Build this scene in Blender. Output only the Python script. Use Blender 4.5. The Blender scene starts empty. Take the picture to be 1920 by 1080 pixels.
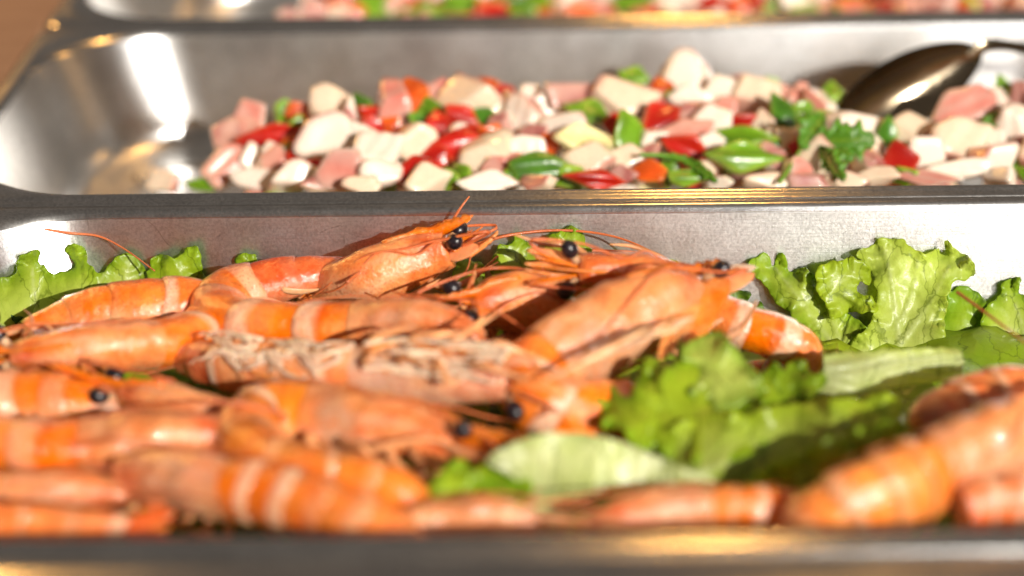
import bpy, math, random
import numpy as np
from mathutils import Vector, Matrix
from mathutils.geometry import delaunay_2d_cdt

# ------------------------------------------------------------------ camera, world, sun, lamps
CM = 0.01
THETA, ROLL, FPX, CAMY, CAMZ = math.radians(22.7), math.radians(0.62), 4000.0, -74.2, 27.7
fw = np.array([0, math.cos(THETA), -math.sin(THETA)])
rt0 = np.array([1.0, 0, 0]); up0 = np.array([0, math.sin(THETA), math.cos(THETA)])
rt = math.cos(ROLL) * rt0 - math.sin(ROLL) * up0
upv = math.cos(ROLL) * up0 + math.sin(ROLL) * rt0
CAM = np.array([0, CAMY, CAMZ])
sc = bpy.context.scene
C = sc.collection
cam_d = bpy.data.cameras.new('camera')
cam = bpy.data.objects.new('camera', cam_d); C.objects.link(cam)
M = Matrix(((rt[0], upv[0], -fw[0], 0), (rt[1], upv[1], -fw[1], CAMY * CM),
            (rt[2], upv[2], -fw[2], CAMZ * CM), (0, 0, 0, 1)))
cam.matrix_world = M
cam_d.sensor_width = 36; cam_d.lens = FPX / 1920 * 36
cam_d.clip_start = 0.02; cam_d.clip_end = 200
cam_d.dof.use_dof = True; cam_d.dof.focus_distance = 0.782; cam_d.dof.aperture_fstop = 4.0
cam_d.dof.aperture_blades = 0
sc.camera = cam

SUN_AZ, SUN_EL = math.radians(27), math.radians(22)     # azimuth from -y towards +x
sun_dir = Vector((math.sin(SUN_AZ) * math.cos(SUN_EL), -math.cos(SUN_AZ) * math.cos(SUN_EL), math.sin(SUN_EL)))
w = bpy.data.worlds.new('World'); sc.world = w; w.use_nodes = True
wn = w.node_tree.nodes; wl = w.node_tree.links
bg = wn['Background']
bg.inputs['Color'].default_value = (1.0, .86, .74, 1); bg.inputs['Strength'].default_value = .115     # dim shade under the buffet's canopy
sd = bpy.data.lights.new('sun', 'SUN'); sd.energy = 4.6; sd.angle = math.radians(0.55); sd.color = (1, 0.93, 0.83)
so = bpy.data.objects.new('sun', sd); C.objects.link(so)
so.rotation_euler = sun_dir.to_track_quat('Z', 'Y').to_euler()
for (lx, ly, lz, pw, rr_) in ((13, 32, 62, 1.0, 4), (-66, 66, 40, 3.0, 9), (90, 70, 62, 1.6, 8)):   # warm buffet lamps behind the trays
    ld = bpy.data.lights.new('heat_lamp', 'AREA'); ld.shape = 'DISK'; ld.size = 2 * rr_ * CM
    ld.energy = pw; ld.color = (1.0, 0.50, 0.13)
    lo = bpy.data.objects.new('heat_lamp', ld); C.objects.link(lo)
    lo.location = (lx * CM, ly * CM, lz * CM)
    lo.rotation_euler = (Vector((lx, ly, lz)) - Vector((0, 5, 0))).to_track_quat('Z', 'Y').to_euler()
ld = bpy.data.lights.new('daylight_panel', 'AREA'); ld.shape = 'RECTANGLE'; ld.size = .84; ld.size_y = .9; ld.energy = 11.0; ld.color = (1, .97, .93)  # unseen area light, added to turn the right of the steel walls white
lo = bpy.data.objects.new('daylight_panel', ld); C.objects.link(lo); lo.location = (.68, -1.15, .14)
lo.rotation_euler = (Vector((.68, -1.15, .14)) - Vector((.1, 0, 0))).to_track_quat('Z', 'Y').to_euler()
vs = sc.view_settings
vs.view_transform = 'Standard'; vs.look = 'None'; vs.exposure = 0.12; vs.gamma = 1
sc.cycles.max_bounces = 8; sc.cycles.use_denoising = True
sc.cycles.sample_clamp_indirect = 6

def P(px, py, z=None, y=None, ymax=None, ymin=None):
    """where the line of sight through a photograph pixel meets the height z (or the depth y), in cm"""
    d = fw + (px - 960) / FPX * rt - (py - 540) / FPX * upv
    if z is not None:
        p = CAM + d * ((z - CAM[2]) / d[2])
        if ymax is not None and p[1] > ymax: return P(px, py, y=ymax)
        if ymin is not None and p[1] < ymin: return P(px, py, y=ymin)
        return p
    return CAM + d * ((y - CAM[1]) / d[1])
def scale_at(p):                                        # pixels per cm at a point
    return FPX / float(np.dot(p - CAM, fw))

# ------------------------------------------------------------------ helpers
def nrm(v):
    v = np.asarray(v, float); return v / (np.linalg.norm(v, axis=-1, keepdims=True) + 1e-9)
def mk(name, verts, faces, mat, parent=None, col=None, uv=None, origin=None, smooth=True, sharp=None):
    verts = np.asarray(verts, float)
    if origin is None:
        top = parent
        while top is not None and top.parent: top = top.parent
        origin = np.array(top.location) / CM if top else verts.mean(0)
    me = bpy.data.meshes.new(name)
    me.from_pydata(((verts - origin) * CM).tolist(), [], faces)
    if smooth: me.shade_smooth()
    if sharp: me.set_sharp_from_angle(angle=math.radians(sharp))
    if col is not None:
        a = me.color_attributes.new('Col', 'FLOAT_COLOR', 'POINT')
        c4 = np.ones((len(verts), 4), np.float32); c4[:, :3] = np.clip(col, 0, 1)
        a.data.foreach_set('color', c4.ravel())
    if uv is not None:
        at = me.attributes.new('leafuv', 'FLOAT_VECTOR', 'POINT')
        u3 = np.zeros((len(verts), 3), np.float32); u3[:, :2] = uv
        at.data.foreach_set('vector', u3.ravel())
    me.materials.append(mat)
    o = bpy.data.objects.new(name, me); C.objects.link(o)
    if parent: o.parent = parent
    else: o.location = origin * CM
    return o
def thing(name, loc, label, cat, group=None):
    o = bpy.data.objects.new(name, None); C.objects.link(o); o.location = np.asarray(loc) * CM
    o.empty_display_size = 0.01
    o['label'] = label; o['category'] = cat
    if group: o['group'] = group
    return o
def tag(o, label=None, cat=None, group=None, kind=None):
    if label: o['label'] = label
    if cat: o['category'] = cat
    if group: o['group'] = group
    if kind: o['kind'] = kind
    return o
def grid_faces(n, m, closed=True):
    f = []
    for i in range(n - 1):
        for j in range(m if closed else m - 1):
            k = (j + 1) % m
            f.append((i * m + j, i * m + k, (i + 1) * m + k, (i + 1) * m + j))
    return f
def catmull(pts, n):
    p = np.asarray(pts, float)
    p = np.vstack([2 * p[0] - p[1], p, 2 * p[-1] - p[-2]])
    seg = len(p) - 3
    out = []
    for u in np.linspace(0, seg - 1e-6, n * 4):
        i = int(u); t = u - i
        a, b, c, d = p[i:i + 4]
        out.append(0.5 * (2 * b + (c - a) * t + (2 * a - 5 * b + 4 * c - d) * t * t + (3 * b - a - 3 * c + d) * t ** 3))
    out = np.array(out)
    L = np.r_[0, np.cumsum(np.linalg.norm(np.diff(out, axis=0), axis=1))]
    s = np.linspace(0, L[-1], n)
    return np.stack([np.interp(s, L, out[:, k]) for k in range(out.shape[1])], 1), L[-1]
def frames(path, hint):
    T = nrm(np.gradient(path, axis=0))
    D = np.asarray(hint, float) * np.ones_like(path)
    D = nrm(D - (D * T).sum(1, keepdims=True) * T)
    return T, D, np.cross(T, D)
def tube(path, r, m=8, flat=1.0, hint=(0.1, 0.2, 1)):
    path = np.asarray(path, float); n = len(path)
    T, D, S = frames(path, hint)
    r = np.ones(n) * r
    ph = np.linspace(0, 2 * np.pi, m, endpoint=False)
    v = path[:, None] + D[:, None] * (r[:, None] * np.cos(ph))[..., None] * flat + S[:, None] * (r[:, None] * np.sin(ph))[..., None]
    f = grid_faces(n, m)
    f.append(tuple(range(m))[::-1]); f.append(tuple((n - 1) * m + j for j in range(m)))
    return v.reshape(-1, 3), f
def join(parts):
    V, F, k = [], [], 0
    for v, f in parts:
        V.append(v); F += [tuple(i + k for i in q) for q in f]; k += len(v)
    return np.vstack(V), F

# ------------------------------------------------------------------ materials
def newmat(name):
    m = bpy.data.materials.new(name); m.use_nodes = True
    nt = m.node_tree
    return m, nt, nt.nodes, nt.links, nt.nodes['Principled BSDF']
def noise(N, L, scale, detail=4, vec=None, rough=.6):
    n = N.new('ShaderNodeTexNoise'); n.inputs['Scale'].default_value = scale
    n.inputs['Detail'].default_value = detail; n.inputs['Roughness'].default_value = rough
    if vec: L.new(vec, n.inputs['Vector'])
    return n
def ramp(N, L, src, stops):
    r = N.new('ShaderNodeValToRGB')
    r.color_ramp.elements[0].position = stops[0][0]; r.color_ramp.elements[0].color = (*stops[0][1], 1)
    r.color_ramp.elements[1].position = stops[-1][0]; r.color_ramp.elements[1].color = (*stops[-1][1], 1)
    for p, c in stops[1:-1]:
        e = r.color_ramp.elements.new(p); e.color = (*c, 1)
    L.new(src, r.inputs[0]); return r
def mixc(N, L, a, b, fac, mode='MIX'):
    m = N.new('ShaderNodeMix'); m.data_type = 'RGBA'; m.blend_type = mode
    for s, i in ((a, 6), (b, 7)):
        if isinstance(s, tuple): m.inputs[i].default_value = (*s, 1)
        else: L.new(s, m.inputs[i])
    if isinstance(fac, (int, float)): m.inputs[0].default_value = fac
    else: L.new(fac, m.inputs[0])
    return m.outputs[2]
def coords(N, L, scale=(1, 1, 1), kind='Object', world=False):
    mp = N.new('ShaderNodeMapping'); mp.inputs['Scale'].default_value = scale
    if world:
        g = N.new('ShaderNodeNewGeometry'); L.new(g.outputs['Position'], mp.inputs['Vector'])
    else:
        t = N.new('ShaderNodeTexCoord'); L.new(t.outputs[kind], mp.inputs['Vector'])
    return mp.outputs[0]
def bump(N, L, b, h, strength, dist):
    bp = N.new('ShaderNodeBump'); bp.inputs['Strength'].default_value = strength; bp.inputs['Distance'].default_value = dist
    L.new(h, bp.inputs['Height']); L.new(bp.outputs[0], b.inputs['Normal']); L.new(bp.outputs[0], b.inputs['Coat Normal']); return bp

def steel(name, rough=(.3, .42), bs=.5, base=(.74, .735, .725), scratch=True):
    m, nt, N, L, b = newmat(name)
    b.inputs['Metallic'].default_value = 1
    v = coords(N, L, world=True)
    sp = noise(N, L, 900, 3, v, .7)                      # fine speckle
    cl = noise(N, L, 55, 5, v, .6)                       # cloudy wear
    br = noise(N, L, 1, 3, coords(N, L, (60, 60, 2600), world=True), .6)   # horizontal brushing
    mot = ramp(N, L, cl.outputs[0], [(.3, tuple(.86 * c for c in base)), (.7, base)])
    spk = ramp(N, L, sp.outputs[0], [(.38, (.6, .6, .6)), (.6, (1, 1, 1))])
    c = mixc(N, L, mot.outputs[0], spk.outputs[0], .6, 'MULTIPLY')
    if scratch:
        vo = N.new('ShaderNodeTexVoronoi'); vo.feature = 'DISTANCE_TO_EDGE'; vo.inputs['Scale'].default_value = 38
        wv = N.new('ShaderNodeMix'); wv.data_type = 'VECTOR'; wv.inputs[0].default_value = .05
        L.new(v, wv.inputs[4]); nz = noise(N, L, 20, 2, v); L.new(nz.outputs['Color'], wv.inputs[5])
        L.new(wv.outputs[1], vo.inputs['Vector'])
        brk = noise(N, L, 70, 2, v)
        lr = ramp(N, L, vo.outputs['Distance'], [(0, (1, 1, 1)), (.012, (0, 0, 0))])
        br2 = ramp(N, L, brk.outputs[0], [(.52, (0, 0, 0)), (.62, (1, 1, 1))])
        k = N.new('ShaderNodeMath'); k.operation = 'MULTIPLY'
        L.new(lr.outputs[0], k.inputs[0]); L.new(br2.outputs[0], k.inputs[1])
        k2 = N.new('ShaderNodeMath'); k2.operation = 'MULTIPLY'; k2.inputs[1].default_value = .8
        L.new(k.outputs[0], k2.inputs[0])
        c = mixc(N, L, c, (.3, .28, .26), k2.outputs[0])
    L.new(c, b.inputs['Base Color'])
    rr = N.new('ShaderNodeMapRange'); rr.inputs[3].default_value = rough[0]; rr.inputs[4].default_value = rough[1]
    L.new(cl.outputs[0], rr.inputs[0]); L.new(rr.outputs[0], b.inputs['Roughness'])
    ad = N.new('ShaderNodeMath'); ad.operation = 'ADD'; L.new(sp.outputs[0], ad.inputs[0]); L.new(br.outputs[0], ad.inputs[1])
    bump(N, L, b, ad.outputs[0], bs, .00008)
    b.inputs['Anisotropic'].default_value = .62
    tv = N.new('ShaderNodeCombineXYZ'); tv.inputs[1].default_value = .3; tv.inputs[2].default_value = 1
    L.new(tv.outputs[0], b.inputs['Tangent'])
    return m
M_BASIN = steel('brushed_steel_basin', (.27, .36))
M_RIM = steel('worn_steel_rim', (.2, .28), bs=.12, scratch=False)
def polished():
    m, nt, N, L, b = newmat('polished_spoon_steel')
    b.inputs['Metallic'].default_value = 1; b.inputs['Base Color'].default_value = (.34, .275, .19, 1)
    n = noise(N, L, 120, 3, coords(N, L)); rr = N.new('ShaderNodeMapRange')
    rr.inputs[3].default_value = .1; rr.inputs[4].default_value = .26
    L.new(n.outputs[0], rr.inputs[0]); L.new(rr.outputs[0], b.inputs['Roughness'])
    vo = N.new('ShaderNodeTexVoronoi'); vo.inputs['Scale'].default_value = 160; L.new(coords(N, L), vo.inputs['Vector'])
    dr = ramp(N, L, vo.outputs['Distance'], [(.12, (1, 1, 1)), (.3, (0, 0, 0))])
    bump(N, L, b, dr.outputs[0], .3, .0002)
    return m
M_SPOON = polished()

def flesh(name, rough, sss, coat=.3, nscale=260, bstr=.4, mottle=None, radius=(.9, .35, .15), spec=.5, ssc=.004, gstr=.75):
    m, nt, N, L, b = newmat(name)
    a = N.new('ShaderNodeAttribute'); a.attribute_name = 'Col'
    v = coords(N, L, world=True)
    n1 = noise(N, L, nscale, 5, v, .65); n2 = noise(N, L, nscale * .28, 4, v)
    c = a.outputs['Color']
    if mottle:
        f = ramp(N, L, n2.outputs[0], [(.42, (0, 0, 0)), (.72, (1, 1, 1))])
        k = N.new('ShaderNodeMath'); k.operation = 'MULTIPLY'; k.inputs[1].default_value = mottle[1]
        L.new(f.outputs[0], k.inputs[0]); c = mixc(N, L, c, mottle[0], k.outputs[0])
    if mottle and gstr > .3:
        n3 = noise(N, L, nscale * .45, 6, coords(N, L, (1, 1, .55), world=True), .7)
        vsp = N.new('ShaderNodeTexVoronoi'); vsp.inputs['Scale'].default_value = nscale * 3.2; L.new(v, vsp.inputs['Vector'])
        fs = ramp(N, L, vsp.outputs['Distance'], [(.12, (.5, .5, .5)), (.38, (0, 0, 0))])
        c = mixc(N, L, c, (.62, .06, .01), fs.outputs[0])
        f3 = ramp(N, L, n3.outputs[0], [(.44, (0, 0, 0)), (.66, (.85, .85, .85))])
        c = mixc(N, L, c, (.95, .66, .42), f3.outputs[0], 'MULTIPLY')
    g = ramp(N, L, n1.outputs[0], [(.3, (.74, .70, .68)), (.62, (1, 1, 1))])
    c = mixc(N, L, c, g.outputs[0], gstr, 'MULTIPLY')
    L.new(c, b.inputs['Base Color'])
    rr = N.new('ShaderNodeMapRange'); rr.inputs[1].default_value = .3; rr.inputs[2].default_value = .7
    rr.inputs[3].default_value = rough * .7; rr.inputs[4].default_value = rough * 1.5
    L.new(n2.outputs[0], rr.inputs[0]); L.new(rr.outputs[0], b.inputs['Roughness'])
    b.inputs['Subsurface Weight'].default_value = sss
    b.inputs['Subsurface Radius'].default_value = radius; b.inputs['Subsurface Scale'].default_value = ssc
    b.inputs['Coat Weight'].default_value = coat; b.inputs['Coat Roughness'].default_value = .035
    b.inputs['Specular IOR Level'].default_value = spec
    ad = N.new('ShaderNodeMath'); ad.operation = 'ADD'; L.new(n1.outputs[0], ad.inputs[0]); L.new(n2.outputs[0], ad.inputs[1])
    bump(N, L, b, ad.outputs[0], bstr, .0016)
    return m
M_SHELL = flesh('cooked_prawn_shell', .22, .22, 1.0, 230, .6, ((.96, .60, .28), .3), gstr=.45)
M_LIMB = flesh('prawn_limb', .35, .3, .2, 400, .3)
M_OCTO = flesh('octopus_flesh', .26, .25, .7, 200, .14, ((.78, .60, .46), .25), (.8, .4, .3), gstr=.22)
M_PEPPER = flesh('pepper_flesh', .26, .12, .25, 150, .2)
M_ONION = flesh('onion_flesh', .18, .5, .5, 150, .2, None, (.6, .55, .3))
M_SKINNY = flesh('herb_leaf', .3, .05, .1, 300, .4)
m, nt, N, L, b = newmat('black_eye'); M_EYE = m
n_ = noise(N, L, 500, 2, coords(N, L)); r_ = ramp(N, L, n_.outputs[0], [(.4, (.006, .005, .008)), (.7, (.03, .02, .025))])
L.new(r_.outputs[0], b.inputs['Base Color']); b.inputs['Roughness'].default_value = .3

def leafmat(name, cell=1.1):
    m, nt, N, L, b = newmat(name)
    a = N.new('ShaderNodeAttribute'); a.attribute_name = 'Col'
    uv = N.new('ShaderNodeAttribute'); uv.attribute_name = 'leafuv'
    nz = noise(N, L, 1.2, 2, uv.outputs['Vector'])
    wv = N.new('ShaderNodeVectorMath'); wv.operation = 'MULTIPLY_ADD'; wv.inputs[1].default_value = (1.5, 1.5, 0)
    nz.inputs['Scale'].default_value = .7; nz.inputs['Detail'].default_value = 4
    L.new(nz.outputs['Color'], wv.inputs[0]); mpv = N.new('ShaderNodeMapping'); mpv.inputs['Scale'].default_value = (1.3, .5, 1)
    L.new(uv.outputs['Vector'], mpv.inputs['Vector']); L.new(mpv.outputs[0], wv.inputs[2])
    v1 = N.new('ShaderNodeTexVoronoi'); v1.feature = 'DISTANCE_TO_EDGE'; v1.inputs['Scale'].default_value = 1 / cell
    v2 = N.new('ShaderNodeTexVoronoi'); v2.feature = 'DISTANCE_TO_EDGE'; v2.inputs['Scale'].default_value = 3.2 / cell
    for v in (v1, v2): L.new(wv.outputs[0], v.inputs['Vector'])
    r1 = ramp(N, L, v1.outputs['Distance'], [(0, (.45, .5, .25)), (.022, (1, 1, 1))])
    r2 = ramp(N, L, v2.outputs['Distance'], [(0, (.86, .88, .7)), (.05, (1, 1, 1))])
    c = mixc(N, L, a.outputs['Color'], r1.outputs[0], .9, 'MULTIPLY')
    c = mixc(N, L, c, r2.outputs[0], .7, 'MULTIPLY')
    big = noise(N, L, 90, 4, coords(N, L, world=True))
    g = ramp(N, L, big.outputs[0], [(.3, (.8, .86, .55)), (.65, (1.0, 1.0, 1.0))])
    c = mixc(N, L, c, g.outputs[0], .8, 'MULTIPLY')
    L.new(c, b.inputs['Base Color']); b.inputs['Roughness'].default_value = .42
    b.inputs['Coat Weight'].default_value = .12; b.inputs['Coat Roughness'].default_value = .2
    ad = N.new('ShaderNodeMath'); ad.operation = 'MULTIPLY_ADD'; ad.inputs[1].default_value = 2.0
    L.new(v1.outputs['Distance'], ad.inputs[0]); L.new(big.outputs[0], ad.inputs[2])
    bump(N, L, b, ad.outputs[0], .5, .0009)
    tr = N.new('ShaderNodeBsdfTranslucent')
    tc = mixc(N, L, c, (1.0, 1.0, .45), 1.0, 'MULTIPLY'); L.new(tc, tr.inputs['Color'])
    mx = N.new('ShaderNodeMixShader'); mx.inputs[0].default_value = .46
    L.new(b.outputs[0], mx.inputs[1]); L.new(tr.outputs[0], mx.inputs[2])
    L.new(mx.outputs[0], N['Material Output'].inputs['Surface'])
    return m
M_LEAF = leafmat('lettuce_leaf', 1.5)
m, nt, N, L, b = newmat('counter_top'); M_COUNTER = m
n_ = noise(N, L, 30, 4, coords(N, L, (1, 6, 1))); r_ = ramp(N, L, n_.outputs[0], [(.3, (.24, .14, .085)), (.7, (.31, .19, .12))])
L.new(r_.outputs[0], b.inputs['Base Color']); b.inputs['Roughness'].default_value = .5
m, nt, N, L, b = newmat('dressing'); M_OIL = m
b.inputs['Base Color'].default_value = (.75, .5, .16, 1); b.inputs['Roughness'].default_value = .06
b.inputs['Transmission Weight'].default_value = .85; b.inputs['IOR'].default_value = 1.4
n_ = noise(N, L, 90, 3, coords(N, L)); bump(N, L, b, n_.outputs[0], .3, .002)

# ------------------------------------------------------------------ trays and counter
XL, XR = -22.4, 31.5
def rr(x0, x1, y0, y1, r, z, n=12):
    out = []
    for cx, cy, a0 in ((x1 - r, y1 - r, 0), (x0 + r, y1 - r, 90), (x0 + r, y0 + r, 180), (x1 - r, y0 + r, 270)):
        for k in range(n + 1):
            a = math.radians(a0 + 90 * k / n); out.append((cx + r * math.cos(a), cy + r * math.sin(a), z))
    return out
RIM = [(0, -.8, 1.4), (0, -.14, 1.4), (.03, -.07, 1.4), (.1, -.03, 1.5), (.42, -.03, 2.6), (.47, 0, 2.9), (.53, .06, 3.3), (.61, .09, 3.8),
       (.76, .09, 4.8), (.85, .05, 5.5), (.92, -.06, 6.0), (.95, -.25, 6.2)]
def fil(i0, z0, i1, z1, r):   # wall, fillet, floor
    out = [(i0 + (i1 - i0) * t, z0 + (z1 + r - z0) * t, 6.2 - .3 * t, .7 * t) for t in (0.0, .1, .3, .6, .85, 1)]
    for k in range(1, 9):
        a = math.pi / 2 * k / 8
        out.append((i1 + r * (1 - math.cos(a)), z1 + r - r * math.sin(a), 5.9 - .15 * k, .7))
    return out
BAS = fil(.95, -.25, 1.6, -5.5, 1.3)
def pan(name, y0, y1, label):
    root = thing(name, (XL, y0, 0), label, 'food tray', 'steel trays set side by side in the counter')
    def loft(prof, nm, mat, cap):
        V = []
        for ins, z, r, *ex in prof: V += rr(XL + ins + sum(ex), XR - ins - sum(ex), y0 + ins, y1 - ins, r, z)
        m = len(V) // len(prof); F = grid_faces(len(prof), m)
        if cap: F.append(tuple((len(prof) - 1) * m + j for j in range(m)))
        return mk(nm, V, F, mat, root, sharp=50)
    loft(RIM, 'rim', M_RIM, False); loft(BAS, 'basin', M_BASIN, True)
    return root
pan('food_tray', -25.75, .55, 'front steel tray with whole prawns on lettuce')
pan('food_tray', .62, 25.1, 'middle steel tray with chopped octopus salad and a serving spoon')
pan('food_tray', 25.17, 50, 'farthest steel tray with blurred pepper salad at the top edge')
V, F = join([])if False else (None, None)
def box(x0, x1, y0, y1, z0, z1, bev=.15):
    V = []
    for ins, z in ((0, z0), (0, z1 - bev), (bev * .3, z1 - bev * .3), (bev, z1)):
        V += rr(x0 + ins, x1 - ins, y0 + ins, y1 - ins, .3, z, 3)
    m = len(V) // 4; F = grid_faces(4, m); F.append(tuple(3 * m + j for j in range(m)))
    return V, F
v, f = box(XL - 30, XL - .12, -60, 110, -2.2, -.25)
tag(mk('counter', v, f, M_COUNTER, sharp=30), 'tan counter top beside the trays', kind='structure')
v, f = box(XL, XR, -31.2, -25.9, -1.2, .0, .35)
tag(mk('support_rail', v, f, M_RIM, sharp=30), 'steel rail in front of the prawn tray', kind='structure')
v, f = box(XL, XR, 50.1, 60, -1.2, -.1, .3)
tag(mk('rear_support_rail', v, f, M_RIM, sharp=30), 'steel rail behind the farthest tray', kind='structure')

def wally(x, z):      # inner face of the front tray's back wall, rounded corner included
    t = np.clip((-np.asarray(z) - .25) / 4, 0, 1); r = 6.2 - .3 * t; xc = XL + .95 + 1.35 * t + r; yc = .55 - .95 - .65 * t - r
    return np.where(x < xc, yc + np.sqrt(np.clip(r * r - (x - xc) ** 2, 0, None)), yc + r)
# ------------------------------------------------------------------ prawns
rng = np.random.default_rng(7)
ORANGE = np.array([.86, .19, .002]); DEEP = np.array([.58, .06, .004]); PALE = np.array([.88, .68, .52])
PINK = np.array([.80, .27, .07]); CREAM = np.array([.74, .46, .26]); GREY = np.array([.40, .28, .20]); RED = np.array([.60, .05, .02])
def blade(base, d, side, L_, W_, th, curl=0.0, nrmv=None, tipw=.55, n=12, m=7, ridge=.0):
    d = nrm(d); side = nrm(np.asarray(side) - np.dot(side, d) * d); nv = np.cross(d, side)
    V = []
    for i in range(n):
        t = i / (n - 1)
        wv = W_ * .5 * (math.sin(math.pi * min(1, t ** .7 * .93 + .07)) ** tipw)
        c = base + d * L_ * t + nv * curl * t * t * L_
        for j in range(2 * m):
            u = (j / (m - 1) * 2 - 1) if j < m else (1 - (j - m) / (m - 1) * 2)
            sgn = 1 if j < m else -1
            V.append(c + side * wv * u + nv * (sgn * th * .5 * math.sqrt(max(0, 1 - u * u * .95)) + ridge * (1 - abs(u)) * W_))
    F = grid_faces(n, 2 * m); F.append(tuple(range(2 * m))[::-1]); F.append(tuple((n - 1) * 2 * m + j for j in range(2 * m)))
    return np.array(V), F
def wcol(v, c, amp=.08, seed=0):
    r = np.random.default_rng(seed); k = nrm(r.normal(size=3)) * 3
    s = (np.sin(v @ k) + .6 * np.sin(v @ k[::-1] * 2.3 + 1))[:, None]
    return np.asarray(c) * (1 + amp * s)

def prawn(label, ctrl, r=1.0, center=None, lift=.35, dorsal=None, cl=4.2, head=True, tail=True, seed=0, ant=None,
          tint=None, headtint=None, swim=True, legs=5, group='cooked prawns in the front tray', rostrum=True, ymax=-1.65,
          rostrum_lift=.22, legdir=None, abd=True, segs=6, redtail=False, eyes=2, longlegs=1.0, capopen=.42, deep=1.0, tangle=0, extra=(), endr=.62, feelers=2, snout=1.0, bandk=1.0, bands=None):
    R = np.random.default_rng(seed + 100)
    pts = [P(a, b_, z, ymax=ymax, ymin=-23.0) for a, b_, z in ctrl]
    path, Lt = catmull(pts, 140)
    s = np.linspace(0, Lt, 140)
    if center is not None:
        cc = P(*center); hint = nrm(path - cc) + np.array([0, 0, lift])
    else:
        hint = np.array(dorsal if dorsal is not None else (0, -.2, 1.0)) * np.ones_like(path)
    T, D, S = frames(path, hint)
    r = r * 1.1
    root = thing('cooked_prawn', pts[0] + np.array([0, 0, -r]), label, 'prawn', group)
    OR = np.array(tint) if tint is not None else ORANGE; HD = np.array(headtint) if headtint is not None else PINK
    cl = cl if head else 0.0
    def at(u):
        i = np.clip(u / Lt * 139, 0, 139); k = int(i); k2 = min(139, k + 1); w_ = i - k
        return (path[k] * (1 - w_) + path[k2] * w_, T[k], D[k], S[k])
    def shell(name, u0, u1, n, rad, m=30, colf=None, parent=root, flare=0, mat=M_SHELL, cap=False, sag=0.0, scal=0.0):
        us = np.linspace(u0, u1, n); V = []; Cc = []
        ph = np.linspace(0, 2 * np.pi, m, endpoint=False)
        for i, u in enumerate(us):
            c, t_, d_, s_ = at(u); q = i / (n - 1)
            rd = rad(u, q)
            cs, sn = np.cos(ph), np.sin(ph)
            hh = np.where(cs > 0, rd * 1.04, rd * (.92 + sag * (1 - (2 * q - 1) ** 2)))
            ww = rd * .80 * (np.abs(sn) ** .92) * np.sign(sn)
            lump = 1 + (.035 * np.sin(1.9 * u + 2 * ph + p2) * np.sin(3.7 * u - ph + p1) if name == 'carapace' else 0) + .022 * np.sin(2.3 * u + 3 * ph + p1) * np.sin(1.4 * u - 2 * ph + p2) + .012 * np.sin(6.1 * u + 5 * ph)
            V.append(c + d_ * (cs * hh * lump)[:, None] + s_ * (ww * lump)[:, None] + t_ * (scal * r * .12 * np.cos(2 * ph) * q)[:, None])
            Cc.append(colf(u, q, ph))
        V = np.vstack(V); Cc = np.vstack(Cc); F = grid_faces(n, m)
        if cap: F.append(tuple(range(m))[::-1])
        return mk(name, V, F, mat, parent, col=Cc)
    k1, k2_, p1, p2 = R.normal(size=3) * 1.2, R.normal(size=3) * 2.2, *R.random(2) * 6
    def nz(u, ph): return (np.sin(k1[0] * u + 2 * np.cos(ph + p1)) + np.sin(k2_[1] * u * 1.5 + 3 * np.sin(ph + p2))) * .5
    # --- carapace
    if head:
        def crad(u, q): return r * (capopen + (1.02 - capopen) * math.sin(min(1, q * 1.55 + .02) * math.pi / 2) ** .8) * (1 - .05 * max(0, q - .7) / .3)
        def ccol(u, q, ph):
            top = np.clip(np.cos(ph) * .5 + .5, 0, 1)[:, None]; n_ = nz(u, ph)[:, None]
            st = (.5 + .5 * np.sin(9 * ph + 1.2 * np.sin(u * 1.6 + p1) + p2))[:, None] * (.5 + .5 * np.sin(u * 1.1 + 2 * ph + p1))[:, None]
            c = HD * (1 - top * .45) + OR * top * .45; c = c * (1 - .35 * st) + PALE * .35 * st
            g = np.clip(.55 * np.exp(-((q - .75) / .25) ** 2) * (1 - top * .6) * (1.0 + n_), 0, .6)
            c = c * (1 - g) + GREY * g
            rd = np.clip(np.exp(-((q - .12) / .14) ** 2) * (.5 + .5 * n_) + .5 * np.clip(np.sin(2.2 * u + 3 * ph + p2)[:, None] * np.sin(1.3 * u - 2 * ph + p1)[:, None] - .35, 0, 1), 0, 1) * .8
            return c * (1 - rd) + DEEP * rd
        shell('carapace', 0, cl * 1.03, 34, crad, 34, ccol, cap=True)
        c0, t0, d0, s0 = at(0.02); f0 = -t0
        if rostrum:       # toothed blade over the eyes
            n = 22; V = []; base = at(cl * .45)
            for i in range(n):
                q = i / (n - 1); u = cl * .42 * (1 - q / .45) if q < .45 else 0
                if q < .45:
                    c, t_, d_, s_ = at(u); pt = c + d_ * crad(u, u / cl) * 1.02
                    hgt = .1 + .12 * q
                    dd = d_
                else:
                    e = (q - .45) / .55; pt = c0 + d0 * (r * capopen * 1.02 + rostrum_lift * e ** 1.5 * 2.2) + f0 * e * 2.6 * snout
                    hgt = .26 * (1 - e) ** .7 + .03; dd = d0
                tooth = .13 * (1 - (i % 3) / 3) * (1 if .2 < q < .92 else 0)
                wd = .10 * (1 - q * .75)
                for a_, b_ in ((-1, -.3), (-1, .5), (0, 1), (1, .5), (1, -.3)):
                    V.append(pt + s0 * wd * a_ + dd * (hgt * b_ + (tooth if b_ == 1 else 0)))
            V = np.array(V)
            mk('rostrum', V, grid_faces(n, 5) + [(4, 3, 2, 1, 0), tuple((n - 1) * 5 + j for j in range(5))], M_SHELL, root, col=wcol(V, OR * .95, .1, seed))
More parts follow.
